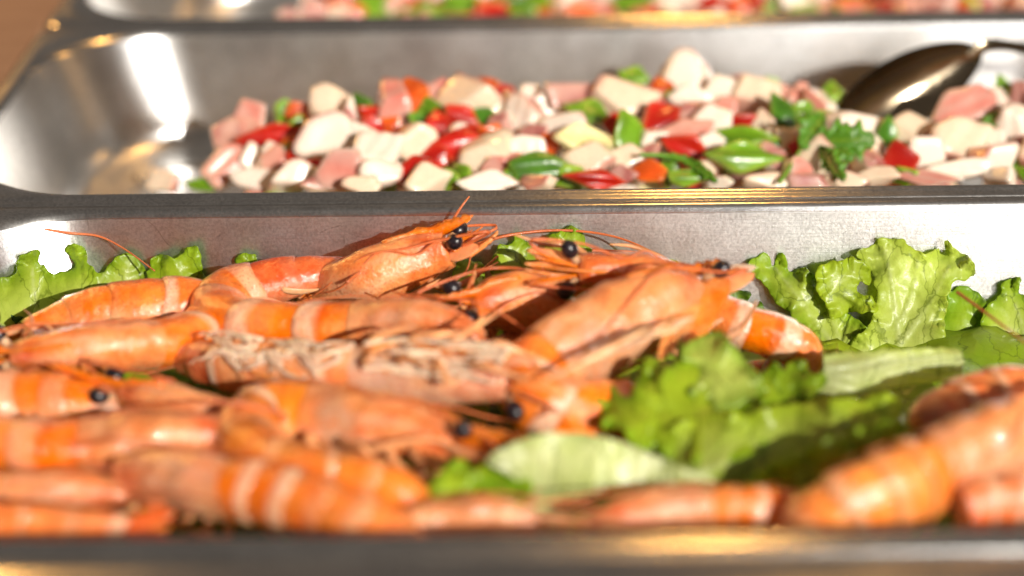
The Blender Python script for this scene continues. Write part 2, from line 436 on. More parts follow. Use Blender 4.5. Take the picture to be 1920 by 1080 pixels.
        for sg in ((-1, 1)[:eyes]):
            eb = c0 + d0 * r * .22 + s0 * sg * r * .28 + f0 * .12
            et = eb + s0 * sg * r * .34 + f0 * .32 + d0 * .14
            V, F = tube([eb, eb * .5 + et * .5, et], [.15, .16, .2], 8)
            es = mk('eye_stalk', V, F, M_LIMB, root, col=wcol(V, CREAM * .8, .1))
            ax = nrm(et - eb); o1 = nrm(np.cross(ax, d0)); o2 = np.cross(ax, o1)
            V = []
            for i in range(13):
                a = math.pi * i / 12
                for j in range(18):
                    b2 = 2 * math.pi * j / 18
                    V.append(et + ax * (.295 * math.cos(a) * 1.2 + .05) + (o1 * math.cos(b2) + o2 * math.sin(b2)) * .295 * math.sin(a))
            mk('eye', np.array(V), grid_faces(13, 18), M_EYE, es, origin=None)
            # antennal scale
            bs = c0 + s0 * sg * r * .3 - d0 * r * .12
            V, F = blade(bs, f0 + s0 * sg * .16 + d0 * .04, s0 * .6 + d0 * sg * -.5, 2.3 * r * snout, .62 * r, .05, curl=.05 * sg)
            mk('antennal_scale', V, F, M_LIMB, root, col=wcol(V, ORANGE * .8 + PALE * .25, .12, seed + sg))
            for k in range(2):   # antennules
                dd = nrm(f0 + s0 * sg * R.uniform(.05, .3) + d0 * R.uniform(0, .35)); bb = c0 + s0 * sg * r * .14 + d0 * r * .12
                tt = np.linspace(0, 1, 10)[:, None]
                V, F = tube(bb + dd * tt * R.uniform(2.0, 2.9) * snout + d0 * .5 * tt ** 2 * R.uniform(-.5, .8), np.linspace(.085, .02, 10), 6)
                mk('antennule', V, F, M_LIMB, root, col=wcol(V, ORANGE * .9, .1))
            V, F = tube([c0 - d0 * r * .2 + s0 * sg * .15, c0 - d0 * r * .35 + f0 * .7 + s0 * sg * .2, c0 - d0 * r * .15 + f0 * 1.5 + s0 * sg * .1, c0 + f0 * 1.9 + d0 * .05 + s0 * sg * .1], [.13, .12, .1, .04], 7)
            mk('mouth_leg', V, F, M_LIMB, root, col=wcol(V, PINK, .15))
        for k in range(legs):
            for sg in (-1, 1):
                u = cl * (.22 + .7 * k / max(1, legs - 1)); c, t_, d_, s_ = at(u)
                b0 = c - d_ * crad(u, u / cl) * .82 + s_ * sg * r * .3
                ld = legdir if legdir is not None else np.zeros(3)
                j = R.normal(size=(3, 3)) * .3
                k1_ = b0 - d_ * .55 * longlegs - t_ * .35 + s_ * sg * .35 + j[0] * .6 + np.array(ld) * .3
                k2p = k1_ - t_ * 1.05 * longlegs - d_ * .1 + s_ * sg * .05 + j[1] + np.array(ld) * .6
                k3 = k2p - t_ * .9 * longlegs + d_ * .25 + j[2] + np.array(ld) * .6
                pth, _ = catmull([b0, k1_, k2p, k3], 16)
                V, F = tube(pth, np.interp(np.linspace(0, 1, 16), [0, .3, .6, 1], [.15, .12, .09, .03]) * r, 7)
                mk('leg', V, F, M_LIMB, root, col=wcol(V, PINK * .6 + CREAM * .4, .25, seed + k))
        for k in range(feelers):
            sg = (-1, 1)[k % 2]; p0 = c0 + f0 * .5 + s0 * sg * .2; pth = [p0, p0 + f0 * 1.3 + s0 * sg * R.uniform(.2, .8) + d0 * R.uniform(-.1, .4)]
            for u in np.linspace(0, min(Lt * .8, R.uniform(4, 9)), 5):
                c, t_, d_, s_ = at(u); al = R.uniform(.5, 1.3) * sg
                pth.append(c + d_ * math.cos(al) * r * 1.12 + s_ * math.sin(al) * r * .92)
            V, F = tube(catmull(pth, 50)[0], np.linspace(.06, .02, 50), 6)
            mk('antenna', V, F, M_LIMB, root, col=wcol(V, np.array([.66, .16, .05]), .1))
    # --- abdomen: overlapping shell segments
    if abd:
        u_a, u_b = cl, Lt - (.2 if tail else 0)
        ed = u_a + (u_b - u_a) * np.array([0, .17, .36, .55, .72, .86, 1.0]) if segs == 6 else np.linspace(u_a, u_b, segs + 1)
        def arad0(u):
            q = (u - u_a) / (u_b - u_a + 1e-6)
            return r * (1 + .012 * math.sin(u * 5 + seed)) * np.interp(q, [0, .3, .6, .85, 1], [.98, 1.0, .9, .7 if endr < .7 else .88, min(.5, endr) if tail else endr])
        for i in range(len(ed) - 1):
            a, b_ = ed[i], ed[i + 1]; ln = b_ - a
            lastf = (i == len(ed) - 2); bs0 = R.uniform(.66, .86); bst = R.choice([.1, .35, .8, 1.0]) * bandk
            if bands: bst = bands[min(i, len(bands) - 1)]; bs0 = .66
            def rad(u, q, i=i): return arad0(u) * (.91 + .12 * min(1, q * 1.2) - (.06 * max(0, (q - .95) / .05)))
            def col(u, q, ph, i=i, bs0=bs0, bst=bst):
                n_ = nz(u, ph)[:, None]; top = (np.cos(ph) * .5 + .5)[:, None]
                band = bst * np.clip((q - bs0 - .05 * n_) / .06, 0, 1) * np.clip((1.02 - q) / .04, 0, 1) * (.85 + .1 * n_) * np.clip(1.25 - top * .55, 0, 1)
                front = np.exp(-((q - .03) / .07) ** 2) * .35
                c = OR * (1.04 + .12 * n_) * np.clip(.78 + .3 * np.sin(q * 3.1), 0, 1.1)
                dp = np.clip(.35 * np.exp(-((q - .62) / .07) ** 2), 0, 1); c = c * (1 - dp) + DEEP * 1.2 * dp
                bl = np.clip((.22 - top) / .22, 0, 1) * .7; c = c * (1 - bl) + CREAM * bl
                c = c * (1 - front) + PALE * front
                c = c * (1 - band) + PALE * band
                if redtail and i >= len(ed) - 3: c = c * .35 + RED * .65
                return c
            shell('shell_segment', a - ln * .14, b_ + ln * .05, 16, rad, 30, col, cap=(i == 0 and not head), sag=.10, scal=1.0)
            if swim and not lastf:
                for sg in (-1, 1):
                    c, t_, d_, s_ = at((a + b_) / 2)
                    b0 = c - d_ * arad0(a) * .8 + s_ * sg * r * .35
                    V, F = blade(b0, -d_ * .55 + t_ * R.uniform(.5, 1.1) + s_ * sg * R.uniform(-.1, .4), s_ + t_ * .4, 1.1 * r, .24 * r, .08, curl=R.uniform(-.6, .6))
                    mk('swimmeret', V, F, M_LIMB, root, col=wcol(V, CREAM * .7 + PINK * .3, .2, seed + i))
    for k in range(tangle):
        u = R.uniform(.6, (cl if head else 0) + (Lt - cl) * .55); ln = R.uniform(1.6, 3.4); sg = R.choice([-1, 1]); a0 = R.uniform(-1, 1) * .9; wob = R.uniform(.05, .32); pth = []
        for q in np.linspace(0, 1, 14):
            c, t_, d_, s_ = at(max(.05, u - ln * q * (1 if u < cl else -.6)))
            al = a0 + wob * math.sin(q * R.uniform(3.4, 4.6) + k)
            rad_ = r * (1.0 + .10 * math.sin(q * 3.1) + .05 * (k % 4))
            pth.append(c - d_ * math.cos(al) * rad_ * .92 + s_ * math.sin(al) * rad_ * .82)
        V, F = tube(catmull(pth, 26)[0], np.linspace(.085, .035, 26), 7)
        mk('leg' if u < cl else 'swimmeret', V, F, M_LIMB, root, col=wcol(V, np.array([.88, .60, .42]) * R.uniform(.85, 1.1) if k % 4 else PINK, .2, k))
    if tail:
        c, t_, d_, s_ = at(Lt - .25)
        for k, (sp_, L_) in enumerate(((0, 1.9), (-.5, 2.1), (.5, 2.1), (-.95, 1.9), (.95, 1.9))):
            V, F = blade(c + d_ * .05 * (k % 2), t_ + s_ * sp_ * .75 + d_ * .12, s_ - t_ * sp_ * .6, L_ * r, (.5 if k == 0 else .8) * r, .09, curl=.1)
            mk('tail_fin', V, F, M_LIMB, root, col=wcol(V, RED * .6 + ORANGE * .4 if k else ORANGE, .2, seed + k))
    for (x0, y0, z0, x1, y1, z1, wd, nm, cc_) in extra:
        A = P(x0, y0, z0); B_ = P(x1, y1, z1)
        V, F = blade(A, B_ - A, np.cross(B_ - A, CAM - A), np.linalg.norm(B_ - A), wd, .1, curl=.12, n=20, m=9, ridge=.06)
        mk(nm, V, F, M_SHELL, root, col=wcol(V, cc_, .25, int(x0)))
    if ant:
        for apts in ant:
            pp = [P(a, b_, y=yy) if False else P(a, b_, z, ymax=-.75) for a, b_, z in apts]
            pth, _ = catmull(pp, 60)
            V, F = tube(pth, np.linspace(.065, .028, 60), 6)
            mk('antenna', V, F, M_LIMB, root, col=wcol(V, np.array([.58, .15, .05]), .1))
    return root

prawn('curled prawn at the left edge, shining pinkish head pointing left', [(25, 668, -1.5), (120, 662, -1.4), (230, 650, -1.5), (330, 640, -1.8), (392, 612, -2.0), (385, 582, -2.0), (310, 572, -1.8), (200, 578, -1.8), (110, 605, -2.2), (50, 630, -2.6)],
      r=1.0, center=(235, 610, -1.9), lift=.5, seed=1, ant=[[(40, 640, -1.2), (60, 600, -1.0), (45, 580, -1.2)], [(-60, 440, -.9), (0, 428, -.8), (60, 427, -.8), (130, 437, -.8), (185, 443, -.85), (235, 468, -1.0), (290, 508, -1.3)]], cl=4.6)
prawn('large curled prawn with broad white band, back facing the camera', [(905, 640, -1.0), (800, 615, -1.0), (690, 612, -1.3), (600, 615, -1.5), (510, 612, -1.6), (430, 598, -1.7), (420, 560, -1.7), (480, 535, -1.6), (570, 516, -1.5), (650, 510, -1.5)],
      r=1.04, center=(620, 562, -1.6), lift=.45, seed=2, headtint=(.66, .28, .13), redtail=True, cl=4.6, eyes=0, rostrum=False, capopen=.3, bands=(1.15, .9, .35, .6, .2, .1))
prawn('prawn head raised above the rest, snout and feelers near the tray rim', [(842, 468, -.3), (800, 482, -.6), (740, 506, -1.0), (670, 535, -1.6), (610, 570, -2.8), (600, 640, -4.0)],
      r=.98, dorsal=(-.5, .1, .85), seed=3, cl=5.0, tail=False, swim=False, capopen=.62, rostrum_lift=.1, snout=.5, feelers=3, headtint=(.84, .30, .08),
      ant=[[(848, 415, -.2), (862, 392, .25), (880, 368, .7)], [(650, 530, -.9), (700, 490, -.6), (770, 445, -.2), (845, 412, -.05), (880, 440, -.1), (878, 500, -.6), (850, 530, -1)]], legs=3,
      extra=[(820, 440, -.1, 888, 408, .15, .3, 'antennal_scale', ORANGE), (850, 470, -.1, 890, 432, .1, .3, 'antennal_scale', ORANGE)])
prawn('orange prawn facing left between the raised head and the diagonal prawn', [(884, 580, -1.0), (925, 572, -1.0), (975, 570, -1.1), (1015, 588, -1.6), (1030, 630, -2.6), (1020, 690, -4)],
      r=1.1, dorsal=(.1, -.35, 1), seed=4, cl=3.6, tail=False, headtint=(.86, .28, .05), swim=False, longlegs=1.1, legdir=(0, -.6, -.1), snout=.6, rostrum_lift=.05, capopen=.5, tangle=6,
      ant=[[(860, 585, -.6), (800, 562, -.5), (730, 545, -.6)], [(862, 570, -.6), (880, 535, -.2), (893, 495, .1)]])
prawn('prawn facing left with two black eyes, banded tail end beyond the diagonal prawn', [(1080, 508, .1), (1150, 514, -.2), (1230, 526, -.8), (1310, 575, -1.7), (1390, 612, -2.1), (1450, 630, -2.3), (1500, 655, -2.8), (1480, 700, -3.8), (1400, 715, -4.4)],
      bands=(1.15, 1.15, 1.15, 1.15, 1.1, 1), snout=.75, legs=2, r=.98, dorsal=(.1, -1, .42), seed=5, cl=4.4, tail=False, capopen=.6, endr=.78,
      ant=[[(1000, 560, -.9), (880, 462, -.75), (960, 440, -.65), (1060, 432, -.6), (1160, 446, -.7), (1250, 487, -1.0), (1280, 510, -1.3)], [(1110, 470, -.9), (1200, 474, -1.0), (1250, 490, -1.2), (1300, 520, -1.5)]][1:] +
          [[(880, 462, -.75), (960, 440, -.65), (1060, 432, -.6), (1160, 446, -.7), (1250, 487, -1.0), (1290, 520, -1.3)]], redtail=False, headtint=(.74, .17, .03))
prawn('biggest prawn, lying diagonally with its head up at the right', [(1305, 542, .1), (1250, 566, .1), (1180, 600, -.2), (1100, 645, -.6), (1030, 690, -1.0), (1000, 735, -1.4), (1035, 775, -1.8), (1110, 790, -2.2), (1190, 780, -2.6), (1260, 790, -3.2)],
      r=1.28, dorsal=(-.6, -.15, .8), seed=6, cl=6.2, tail=False, headtint=(.84, .38, .16), legdir=(.35, -.5, -.2), capopen=.34, rostrum_lift=-.02, longlegs=1.0, tangle=16, legs=2, snout=.7, extra=[(1300 - 14 * q_, 596 + 3 * q_ + 7 * (q_ % 3), .75, 1180 - 22 * q_, 630 + 11 * q_ + 6 * (q_ % 2), .35, .16, 'leg', CREAM * (.8 + .08 * (q_ % 4))) for q_ in range(8)] + [(1352, 512, .4, 1288, 645, -.3, 1.15, 'antennal_scale', ORANGE), (1300, 560, .2, 1245, 660, -.3, .8, 'antennal_scale', PINK), (1340, 520, .35, 1425, 498, .3, .5, 'antennal_scale', PALE * .8)])
prawn('prawn lying belly up with tangled cream legs, black eye at the right', [(955, 722, -.7), (880, 708, -.7), (790, 700, -.8), (690, 702, -1.0), (590, 706, -1.3), (500, 700, -1.6), (410, 685, -1.8), (330, 670, -2.2)],
      r=.95, dorsal=(0, .25, -1), seed=7, cl=5.0, tail=True, headtint=(.80, .44, .30), redtail=True, tint=(.74, .27, .10), rostrum=True, tangle=90, swim=False, longlegs=.6, legs=4)
prawn('curled glossy orange prawn in the middle foreground, open to the right', [(850, 835, -1.5), (760, 806, -1.4), (650, 790, -1.4), (540, 778, -1.4), (480, 795, -1.4), (475, 840, -1.3), (550, 878, -1.3), (650, 895, -1.3), (740, 925, -1.5), (780, 975, -2.2)],
      r=1.0, center=(640, 838, -1.5), lift=.5, seed=8, tint=(.84, .23, .01), headtint=(.76, .22, .05), cl=4.8, tail=False, endr=.8)
prawn('curled prawn at the left foreground with mottled grey head', [(430, 822, -1.4), (350, 826, -1.4), (260, 832, -1.4), (150, 840, -1.5), (40, 838, -1.5), (-60, 820, -1.6), (-70, 775, -1.7), (20, 750, -1.6), (120, 750, -1.6), (230, 756, -1.8)],
      r=1.08, center=(150, 795, -1.6), lift=.45, seed=9, cl=4.2, headtint=(.58, .24, .10), rostrum=False, eyes=0, capopen=.6, bands=(.5, 1.1, .3, .6, .3, .5))
prawn('small prawn head with one black eye behind the left foreground prawn', [(228, 742, -1.5), (290, 752, -1.5), (360, 775, -1.7), (430, 800, -2.2), (480, 850, -3.6)],
      r=.72, dorsal=(.1, -.3, 1), seed=10, cl=3.8, tail=False, headtint=(.82, .34, .13), swim=False)
prawn('blurred prawn nearest the rim, with two white bands', [(225, 890, -1.5), (300, 898, -1.4), (390, 912, -1.2), (480, 926, -1.1), (570, 948, -1.1), (660, 978, -1.2), (740, 1015, -1.6), (770, 1060, -2.4)],
      r=.98, dorsal=(.1, -.5, .8), seed=11, cl=3.9, headtint=(.76, .33, .18), tail=False, rostrum=False, eyes=0, capopen=.5, endr=.85, bands=(1.1, 1.1, .3, .5, .2))
prawn('slim orange prawn tail lying along the front rim at the left', [(-220, 990, -1.1), (-90, 985, -1.0), (40, 982, -.95), (140, 985, -.95), (250, 988, -1.0)],
      r=.62, dorsal=(0, -.3, 1), seed=12, head=False, tail=True, swim=True, segs=5, tint=(.78, .22, .05))
prawn('pale pink prawn head at the left edge above the rim', [(240, 935, -1.9), (150, 930, -1.9), (60, 935, -1.9), (-40, 940, -2.0), (-100, 945, -2.1)],
      r=.75, dorsal=(0, -.3, 1), seed=13, cl=3.5, tail=False, rostrum=False, headtint=(.76, .34, .17), eyes=0)
prawn('pale prawn tail lying along the front rim, left of the golden glint', [(1010, 985, -1.6), (930, 972, -1.5), (850, 978, -1.6), (770, 992, -1.8), (700, 1010, -2.2)],
      r=.62, dorsal=(0, -.3, 1), seed=14, cl=2.6, tail=True, swim=True, segs=5, eyes=0, capopen=.25, legs=4, tint=(.76, .34, .17))
prawn('pink and orange prawn along the front rim, right of the pale lettuce rib', [(1110, 985, -1.7), (1200, 972, -1.7), (1300, 965, -1.7), (1400, 962, -1.7), (1500, 965, -1.9), (1580, 980, -2.3)],
      r=.78, dorsal=(0, -.4, .9), seed=15, cl=3.4, tail=False, rostrum=False, eyes=0, headtint=(.80, .36, .20), endr=.9)
prawn('large blurred prawn at the right foreground', [(2010, 790, -.2), (1930, 812, -.2), (1850, 845, -.3), (1760, 885, -.5), (1670, 925, -.7), (1590, 955, -1.0), (1530, 1000, -1.8), (1560, 1040, -2.8)],
      r=1.15, dorsal=(-.35, -.2, .9), seed=16, cl=5.2, tail=False, headtint=(.74, .26, .10), legdir=(0, -.4, -.3), endr=.95, bandk=.5, tint=(.88, .27, .04), ant=[[(1795, 548, -.9), (1850, 588, -.8), (1930, 648, -.6), (2000, 700, -.3)]])
prawn('curved prawn at the right edge behind the large blurred one', [(2010, 742, -1.4), (1930, 738, -1.4), (1850, 745, -1.4), (1780, 768, -1.5), (1740, 800, -1.8), (1760, 850, -2.8)],
      r=.85, center=(1860, 830, -1.8), lift=.4, seed=17, head=False, tail=False, tint=(.76, .22, .06), segs=5)
prawn('reddish prawn at the lower right edge in front of the large one', [(1800, 965, -1.2), (1860, 950, -1.1), (1950, 948, -1.1), (2040, 960, -1.2)],
      r=.85, dorsal=(0, -.3, 1), seed=18, head=False, tail=False, swim=True, segs=4, tint=(.76, .19, .06))

# ------------------------------------------------------------------ lettuce
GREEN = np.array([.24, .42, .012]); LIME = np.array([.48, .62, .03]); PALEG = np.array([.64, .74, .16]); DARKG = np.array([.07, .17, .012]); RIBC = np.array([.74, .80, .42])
def leaf(label, inner, outer, seed=0, frill=.35, bulge=.3, c0=PALEG, c1=LIME, c2=GREEN, freq=9, na=240, nr=36, ymax=-.75, group='lettuce leaves in the front tray', curl=.0, teeth=.05, uvs=1.0, dz=0):
    R = np.random.default_rng(seed); frill = frill * 1.25
    ip = [P(a, b_, z, ymax=ymax, ymin=-23.4) for a, b_, z in inner]; op = [P(a, b_, z + dz, ymax=ymax, ymin=-23.4) for a, b_, z in outer]
    if len(ip) == 1: I = np.repeat([ip[0]], na, 0) + np.linspace(-.25, .25, na)[:, None] * nrm(op[-1] - op[0])
    else: I, _ = catmull(ip, na)
    O, Lo = catmull(op, na)
    n = nrm(np.cross(O[-1] - O[0], (O - I).mean(0)))
    if n[1] > 0: n = -n                                   # towards the camera
    a = np.linspace(0, Lo, na); rr_ = np.linspace(0, 1, nr)
    ph = R.random(8) * 6.28; k0 = .22 * freq
    psi = k0 * a + 1.1 * np.sin(.45 * k0 * a + ph[0]) + .5 * np.sin(.8 * k0 * a + ph[1])
    amp = .75 + .35 * np.sin(.37 * k0 * a + ph[2])
    rip = amp * np.sin(psi) + .22 * np.sin(2.7 * psi + ph[3]); rip2 = amp * np.cos(psi) + .16 * np.sin(2.9 * psi + ph[4]); rip3 = amp * np.sin(2 * psi)
    tn = nrm(np.gradient(O, axis=0)); out = nrm(O - I)
    tth = teeth * (np.sin(a * 5.5 + 3 * np.sin(a * 1.7 + ph[0])) + .6 * np.sin(a * 12 + ph[1]))
    V = np.zeros((nr, na, 3)); Cc = np.zeros((nr, na, 3)); U = np.zeros((nr, na, 2))
    wr = nrm(R.normal(size=3)) * 2.2
    for i, q in enumerate(rr_):
        base = I * (1 - q) + O * q
        x = frill * 1.5 * q ** 4 * rip + frill * .22 * q ** 7 * np.sin(3.3 * psi + ph[6]) + frill * .25 * q ** 1.6 * np.sin(.5 * psi + ph[5])
        y = 0 * a
        big = bulge * math.sin(math.pi * q) + .10 * q * np.sin(a * 1.3 + ph[2] + q * 3) + .07 * np.sin(a * 3.1 + 2.5 * np.sin(q * 6 + ph[6])) * np.sin(q * 11 + a * .9 + ph[7]) * min(1, 3 * q)
        V[i] = base + n * (x + big)[:, None] + tn * y[:, None] + out * (tth * q ** 9 + .35 * frill * rip2 * q ** 5)[:, None] + n * curl * q ** 3
        w1 = np.clip(q * 1.6, 0, 1); w2 = np.clip((q - .72) / .28, 0, 1)
        nn = (.5 + .5 * np.sin(V[i] @ wr + 2 * q))[:, None]
        c = c0 * (1 - w1) + c1 * w1; c = c * (1 - w2 * .8) + c2 * w2 * .8
        Cc[i] = c * (.86 + .24 * nn)
        U[i, :, 0] = a * (.45 + .55 * q) if len(ip) == 1 else a; U[i, :, 1] = q * np.linalg.norm(O - I, axis=1).mean()
    wl_ = -.5 - .13 * np.clip(-V[..., 2] - .25, 0, 9); V[..., 1] = np.where(V[..., 1] > wl_, wl_ - .02 * np.sin(V[..., 0] * 5), V[..., 1])
    o = mk('lettuce_leaf', V.reshape(-1, 3), grid_faces(nr, na, False), M_LEAF, None, Cc.reshape(-1, 3), (U * uvs).reshape(-1, 2) + seed * 7.3)
    md = o.modifiers.new('thickness', 'SOLIDIFY'); md.thickness = .0003; md.offset = 0
    return tag(o, label, 'lettuce leaf', group)
def leafp(label, outline, near, far, seed, mode='z', ruf=.35, c0=PALEG, c1=LIME, c2=GREEN, period=1.5, bulge=.4, step=5.0, edge=.45, teeth=2.2, ribs=(), rough_=1.0):
    """a crinkled leaf: its outline is traced and filled, its surface waves most at the frilled edge.
    near/far: height (mode z) or depth (mode y) at the lowest and highest picture row of the outline"""
    R = np.random.default_rng(seed + 40); ph = R.random(12) * 6.28
    pts = np.array(outline, float); n = len(pts); out = []
    for k in range(n):
        a, b, c, d = pts[k - 1], pts[k], pts[(k + 1) % n], pts[(k + 2) % n]
        m_ = max(2, int(np.linalg.norm(c - b) / step))
        for t in np.arange(m_) / m_:
            out.append(.5 * (2 * b + (c - a) * t + (2 * a - 5 * b + 4 * c - d) * t * t + (3 * b - a - 3 * c + d) * t ** 3))
    B = np.array(out); L_ = np.r_[0, np.cumsum(np.linalg.norm(np.diff(B, axis=0), axis=1))]
    tg = nrm(np.roll(B, -1, 0) - np.roll(B, 1, 0)); nv = np.stack([tg[:, 1], -tg[:, 0]], 1)
    B = B + nv * (teeth * (np.sin(L_ / 7 + 2 * np.sin(L_ / 31 + ph[0])) + .5 * np.sin(L_ / 3.3 + ph[1])))[:, None]
    lo, hi = B.min(0), B.max(0)
    gx, gy = np.meshgrid(np.arange(lo[0], hi[0], step), np.arange(lo[1], hi[1], step)); G = np.stack([gx.ravel(), gy.ravel()], 1)
    G = G + R.uniform(-1, 1, G.shape) * step * .25
    def dist(Q):
        dd = np.linalg.norm(Q[:, None] - B[None], axis=2); k = dd.argmin(1); return dd[np.arange(len(Q)), k], k
    dG, _ = dist(G); G = G[dG > step * .55]
    nb = len(B)
    vv = [Vector(p) for p in B] + [Vector(p) for p in G]
    r_ = delaunay_2d_cdt(vv, [], [list(range(nb))], 1, 1e-4)
    Q = np.array([[v.x, v.y] for v in r_[0]]); F = [tuple(f) for f in r_[2]]
    d, k = dist(Q); s_ = np.where(d < 1e-3, L_[k], L_[k])
    qy = (Q[:, 1] - lo[1]) / (hi[1] - lo[1])
    dep = far + (near - far) * qy
    base = np.array([P(a, b, **{mode: w_}) for (a, b), w_ in zip(Q, dep)])
    for k_, (q_, b_) in enumerate(zip(Q, base)):
        for _ in range(3):
            lim = float(wally(base[k_][0], base[k_][2])) - .35
            if base[k_][1] > lim: base[k_] = P(q_[0], q_[1], y=lim)
    sc_ = scale_at(base.mean(0)); dc = d / sc_; sl = s_ / sc_; u = Q / sc_
    cyc = 2 * np.pi / period
    psi = cyc * sl + 1.3 * np.sin(.37 * cyc * sl + ph[2]) + .7 * np.sin(.71 * cyc * sl + ph[3])
    e = np.exp(-(dc / edge) ** 1.5)
    disp = ruf * e * (np.sin(psi) * (.75 + .4 * np.sin(.3 * cyc * sl + ph[4])) + .25 * np.sin(2.6 * psi + ph[5]))
    x, y = u[:, 0], u[:, 1]
    disp += bulge * (.5 * np.sin(1.3 * x + ph[6]) * np.cos(.9 * y + ph[7]) + .35 * np.sin(2.1 * x + 1.2 * y + ph[8]))
    disp += .032 * rough_ * np.sin(5.2 * x + 2 * np.sin(3.1 * y + ph[9])) * np.sin(4.6 * y + 2 * np.sin(2.7 * x + ph[10]))
    rb = np.zeros(len(Q))
    for (x0, y0, x1, y1, wd) in ribs:
        A = np.array([x0, y0], float); D_ = np.array([x1, y1], float) - A; t = np.clip(((Q - A) @ D_) / (D_ @ D_), 0, 1)
        bow = np.stack([np.sin(t * 3.14) * 6, 0 * t], 1)
        w_ = wd * (1 - .7 * t); rb = np.maximum(rb, np.exp(-(np.linalg.norm(Q - (A + t[:, None] * D_ + bow), axis=1) / w_) ** 2))
    disp += .10 * rb
    V = base + nrm(CAM - base) * disp[:, None]
    wl_ = wally(V[:, 0], V[:, 2]) - .06; V[:, 1] = np.minimum(V[:, 1], wl_)
    w1 = np.clip(1 - dc / 1.2, 0, 1)[:, None]; w2 = np.exp(-(dc / .32) ** 2)[:, None]; n_ = (.5 + .5 * np.sin(1.1 * x + ph[1]) * np.sin(1.4 * y + ph[2]))[:, None]
    c = c0 * (1 - w1) + c1 * w1; c = c * (1 - .65 * w2) + c2 * .65 * w2; c = c * (.82 + .3 * n_)
    c = c * (1 - .6 * rb[:, None]) + RIBC * .6 * rb[:, None]
    o = mk('lettuce_leaf', V, F, M_LEAF, None, c, u + seed * 5.1)
    md = o.modifiers.new('thickness', 'SOLIDIFY'); md.thickness = .0003; md.offset = 0
    return tag(o, label, 'lettuce leaf', 'lettuce leaves in the front tray')
leafp('broad lettuce leaf at the back left corner', [(-70, 520), (-30, 505), (0, 522), (27, 515), (30, 490), (50, 475), (70, 468), (78, 492), (95, 510), (115, 512), (138, 500), (124, 467), (150, 457), (160, 470), (170, 500), (195, 510), (215, 482), (245, 478), (268, 495), (284, 525), (300, 570), (290, 640), (200, 680), (60, 700), (-70, 700)], -3.4, -.9, 1, 'y', .4, ribs=[(60, 690, 200, 510, 7), (60, 690, 60, 500, 6)])
leafp('narrow frilly lettuce piece against the back wall, left of the raised prawn head', [(278, 505), (295, 476), (320, 482), (343, 478), (350, 463), (370, 462), (378, 498), (392, 530), (410, 550), (430, 543), (448, 510), (442, 490), (456, 475), (482, 478), (478, 508), (465, 535), (465, 570), (430, 610), (380, 640), (300, 620), (272, 560)], -3.0, -.9, 2, 'y', .35, c0=LIME, period=1.2, bulge=.25)
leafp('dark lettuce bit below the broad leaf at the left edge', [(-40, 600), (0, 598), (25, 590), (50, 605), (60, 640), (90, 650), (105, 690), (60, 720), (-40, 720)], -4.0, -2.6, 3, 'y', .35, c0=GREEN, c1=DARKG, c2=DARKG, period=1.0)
leafp('bright lettuce bit showing under the left curled prawn', [(-20, 690), (30, 690), (45, 715), (80, 712), (112, 715), (110, 740), (60, 760), (-20, 760)], -2.6, -2.0, 4, 'z', .2)
leafp('small lettuce tip beside the raised prawn head', [(850, 505), (870, 488), (895, 490), (910, 505), (905, 530), (880, 560), (840, 560)], -2.4, -1.0, 5, 'y', .2, period=1.0)
leafp('lettuce piece behind the snout of the two-eyed prawn', [(922, 500), (925, 480), (935, 462), (960, 455), (968, 440), (985, 450), (1000, 462), (1010, 490), (1015, 540), (930, 580), (925, 530)], -2.2, -.9, 6, 'y', .25, period=1.1)
leafp('lettuce sprig sticking up behind the two-eyed prawn', [(1025, 445), (1048, 438), (1055, 428), (1075, 425), (1090, 432), (1098, 455), (1112, 470), (1105, 490), (1060, 520), (1020, 500)], -1.8, -.8, 7, 'y', .25, period=1.0)
leafp('low lettuce edge behind the diagonal prawn head', [(1120, 500), (1128, 480), (1150, 475), (1170, 484), (1190, 500), (1200, 485), (1220, 478), (1235, 492), (1245, 500), (1258, 484), (1275, 492), (1285, 505), (1290, 560), (1120, 560)], -1.8, -.8, 8, 'y', .22, period=1.0)
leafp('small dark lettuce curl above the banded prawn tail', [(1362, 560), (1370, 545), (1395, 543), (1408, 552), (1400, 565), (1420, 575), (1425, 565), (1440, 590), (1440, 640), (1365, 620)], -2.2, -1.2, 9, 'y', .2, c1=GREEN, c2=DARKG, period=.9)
leafp('tall lettuce leaf standing against the back wall, largest of all', [(1600, 700), (1592, 650), (1618, 620), (1640, 585), (1640, 530), (1608, 478), (1632, 456), (1660, 446), (1693, 447), (1702, 462), (1722, 468), (1736, 478), (1752, 466), (1770, 474), (1772, 452), (1788, 462), (1802, 472), (1818, 484), (1829, 512), (1814, 524), (1792, 527), (1780, 548), (1774, 590), (1772, 640), (1800, 700)], -3.6, -.85, 10, 'y', .45, c0=PALEG, c1=PALEG, c2=LIME, period=1.5, bulge=.5, ribs=[(1690, 700, 1660, 470, 7), (1690, 640, 1780, 500, 6), (1690, 600, 1720, 490, 4)])
leafp('yellowish lettuce leaf left of the tallest leaf', [(1402, 500), (1420, 479), (1442, 477), (1448, 494), (1460, 475), (1476, 486), (1482, 507), (1510, 503), (1532, 520), (1550, 560), (1610, 600), (1640, 650), (1630, 700), (1560, 700), (1530, 660), (1490, 600), (1450, 560), (1425, 525)], -3.4, -.85, 11, 'y', .35, c0=PALEG * .92, c1=LIME, ribs=[(1590, 690, 1450, 500, 6), (1590, 690, 1530, 540, 4)])
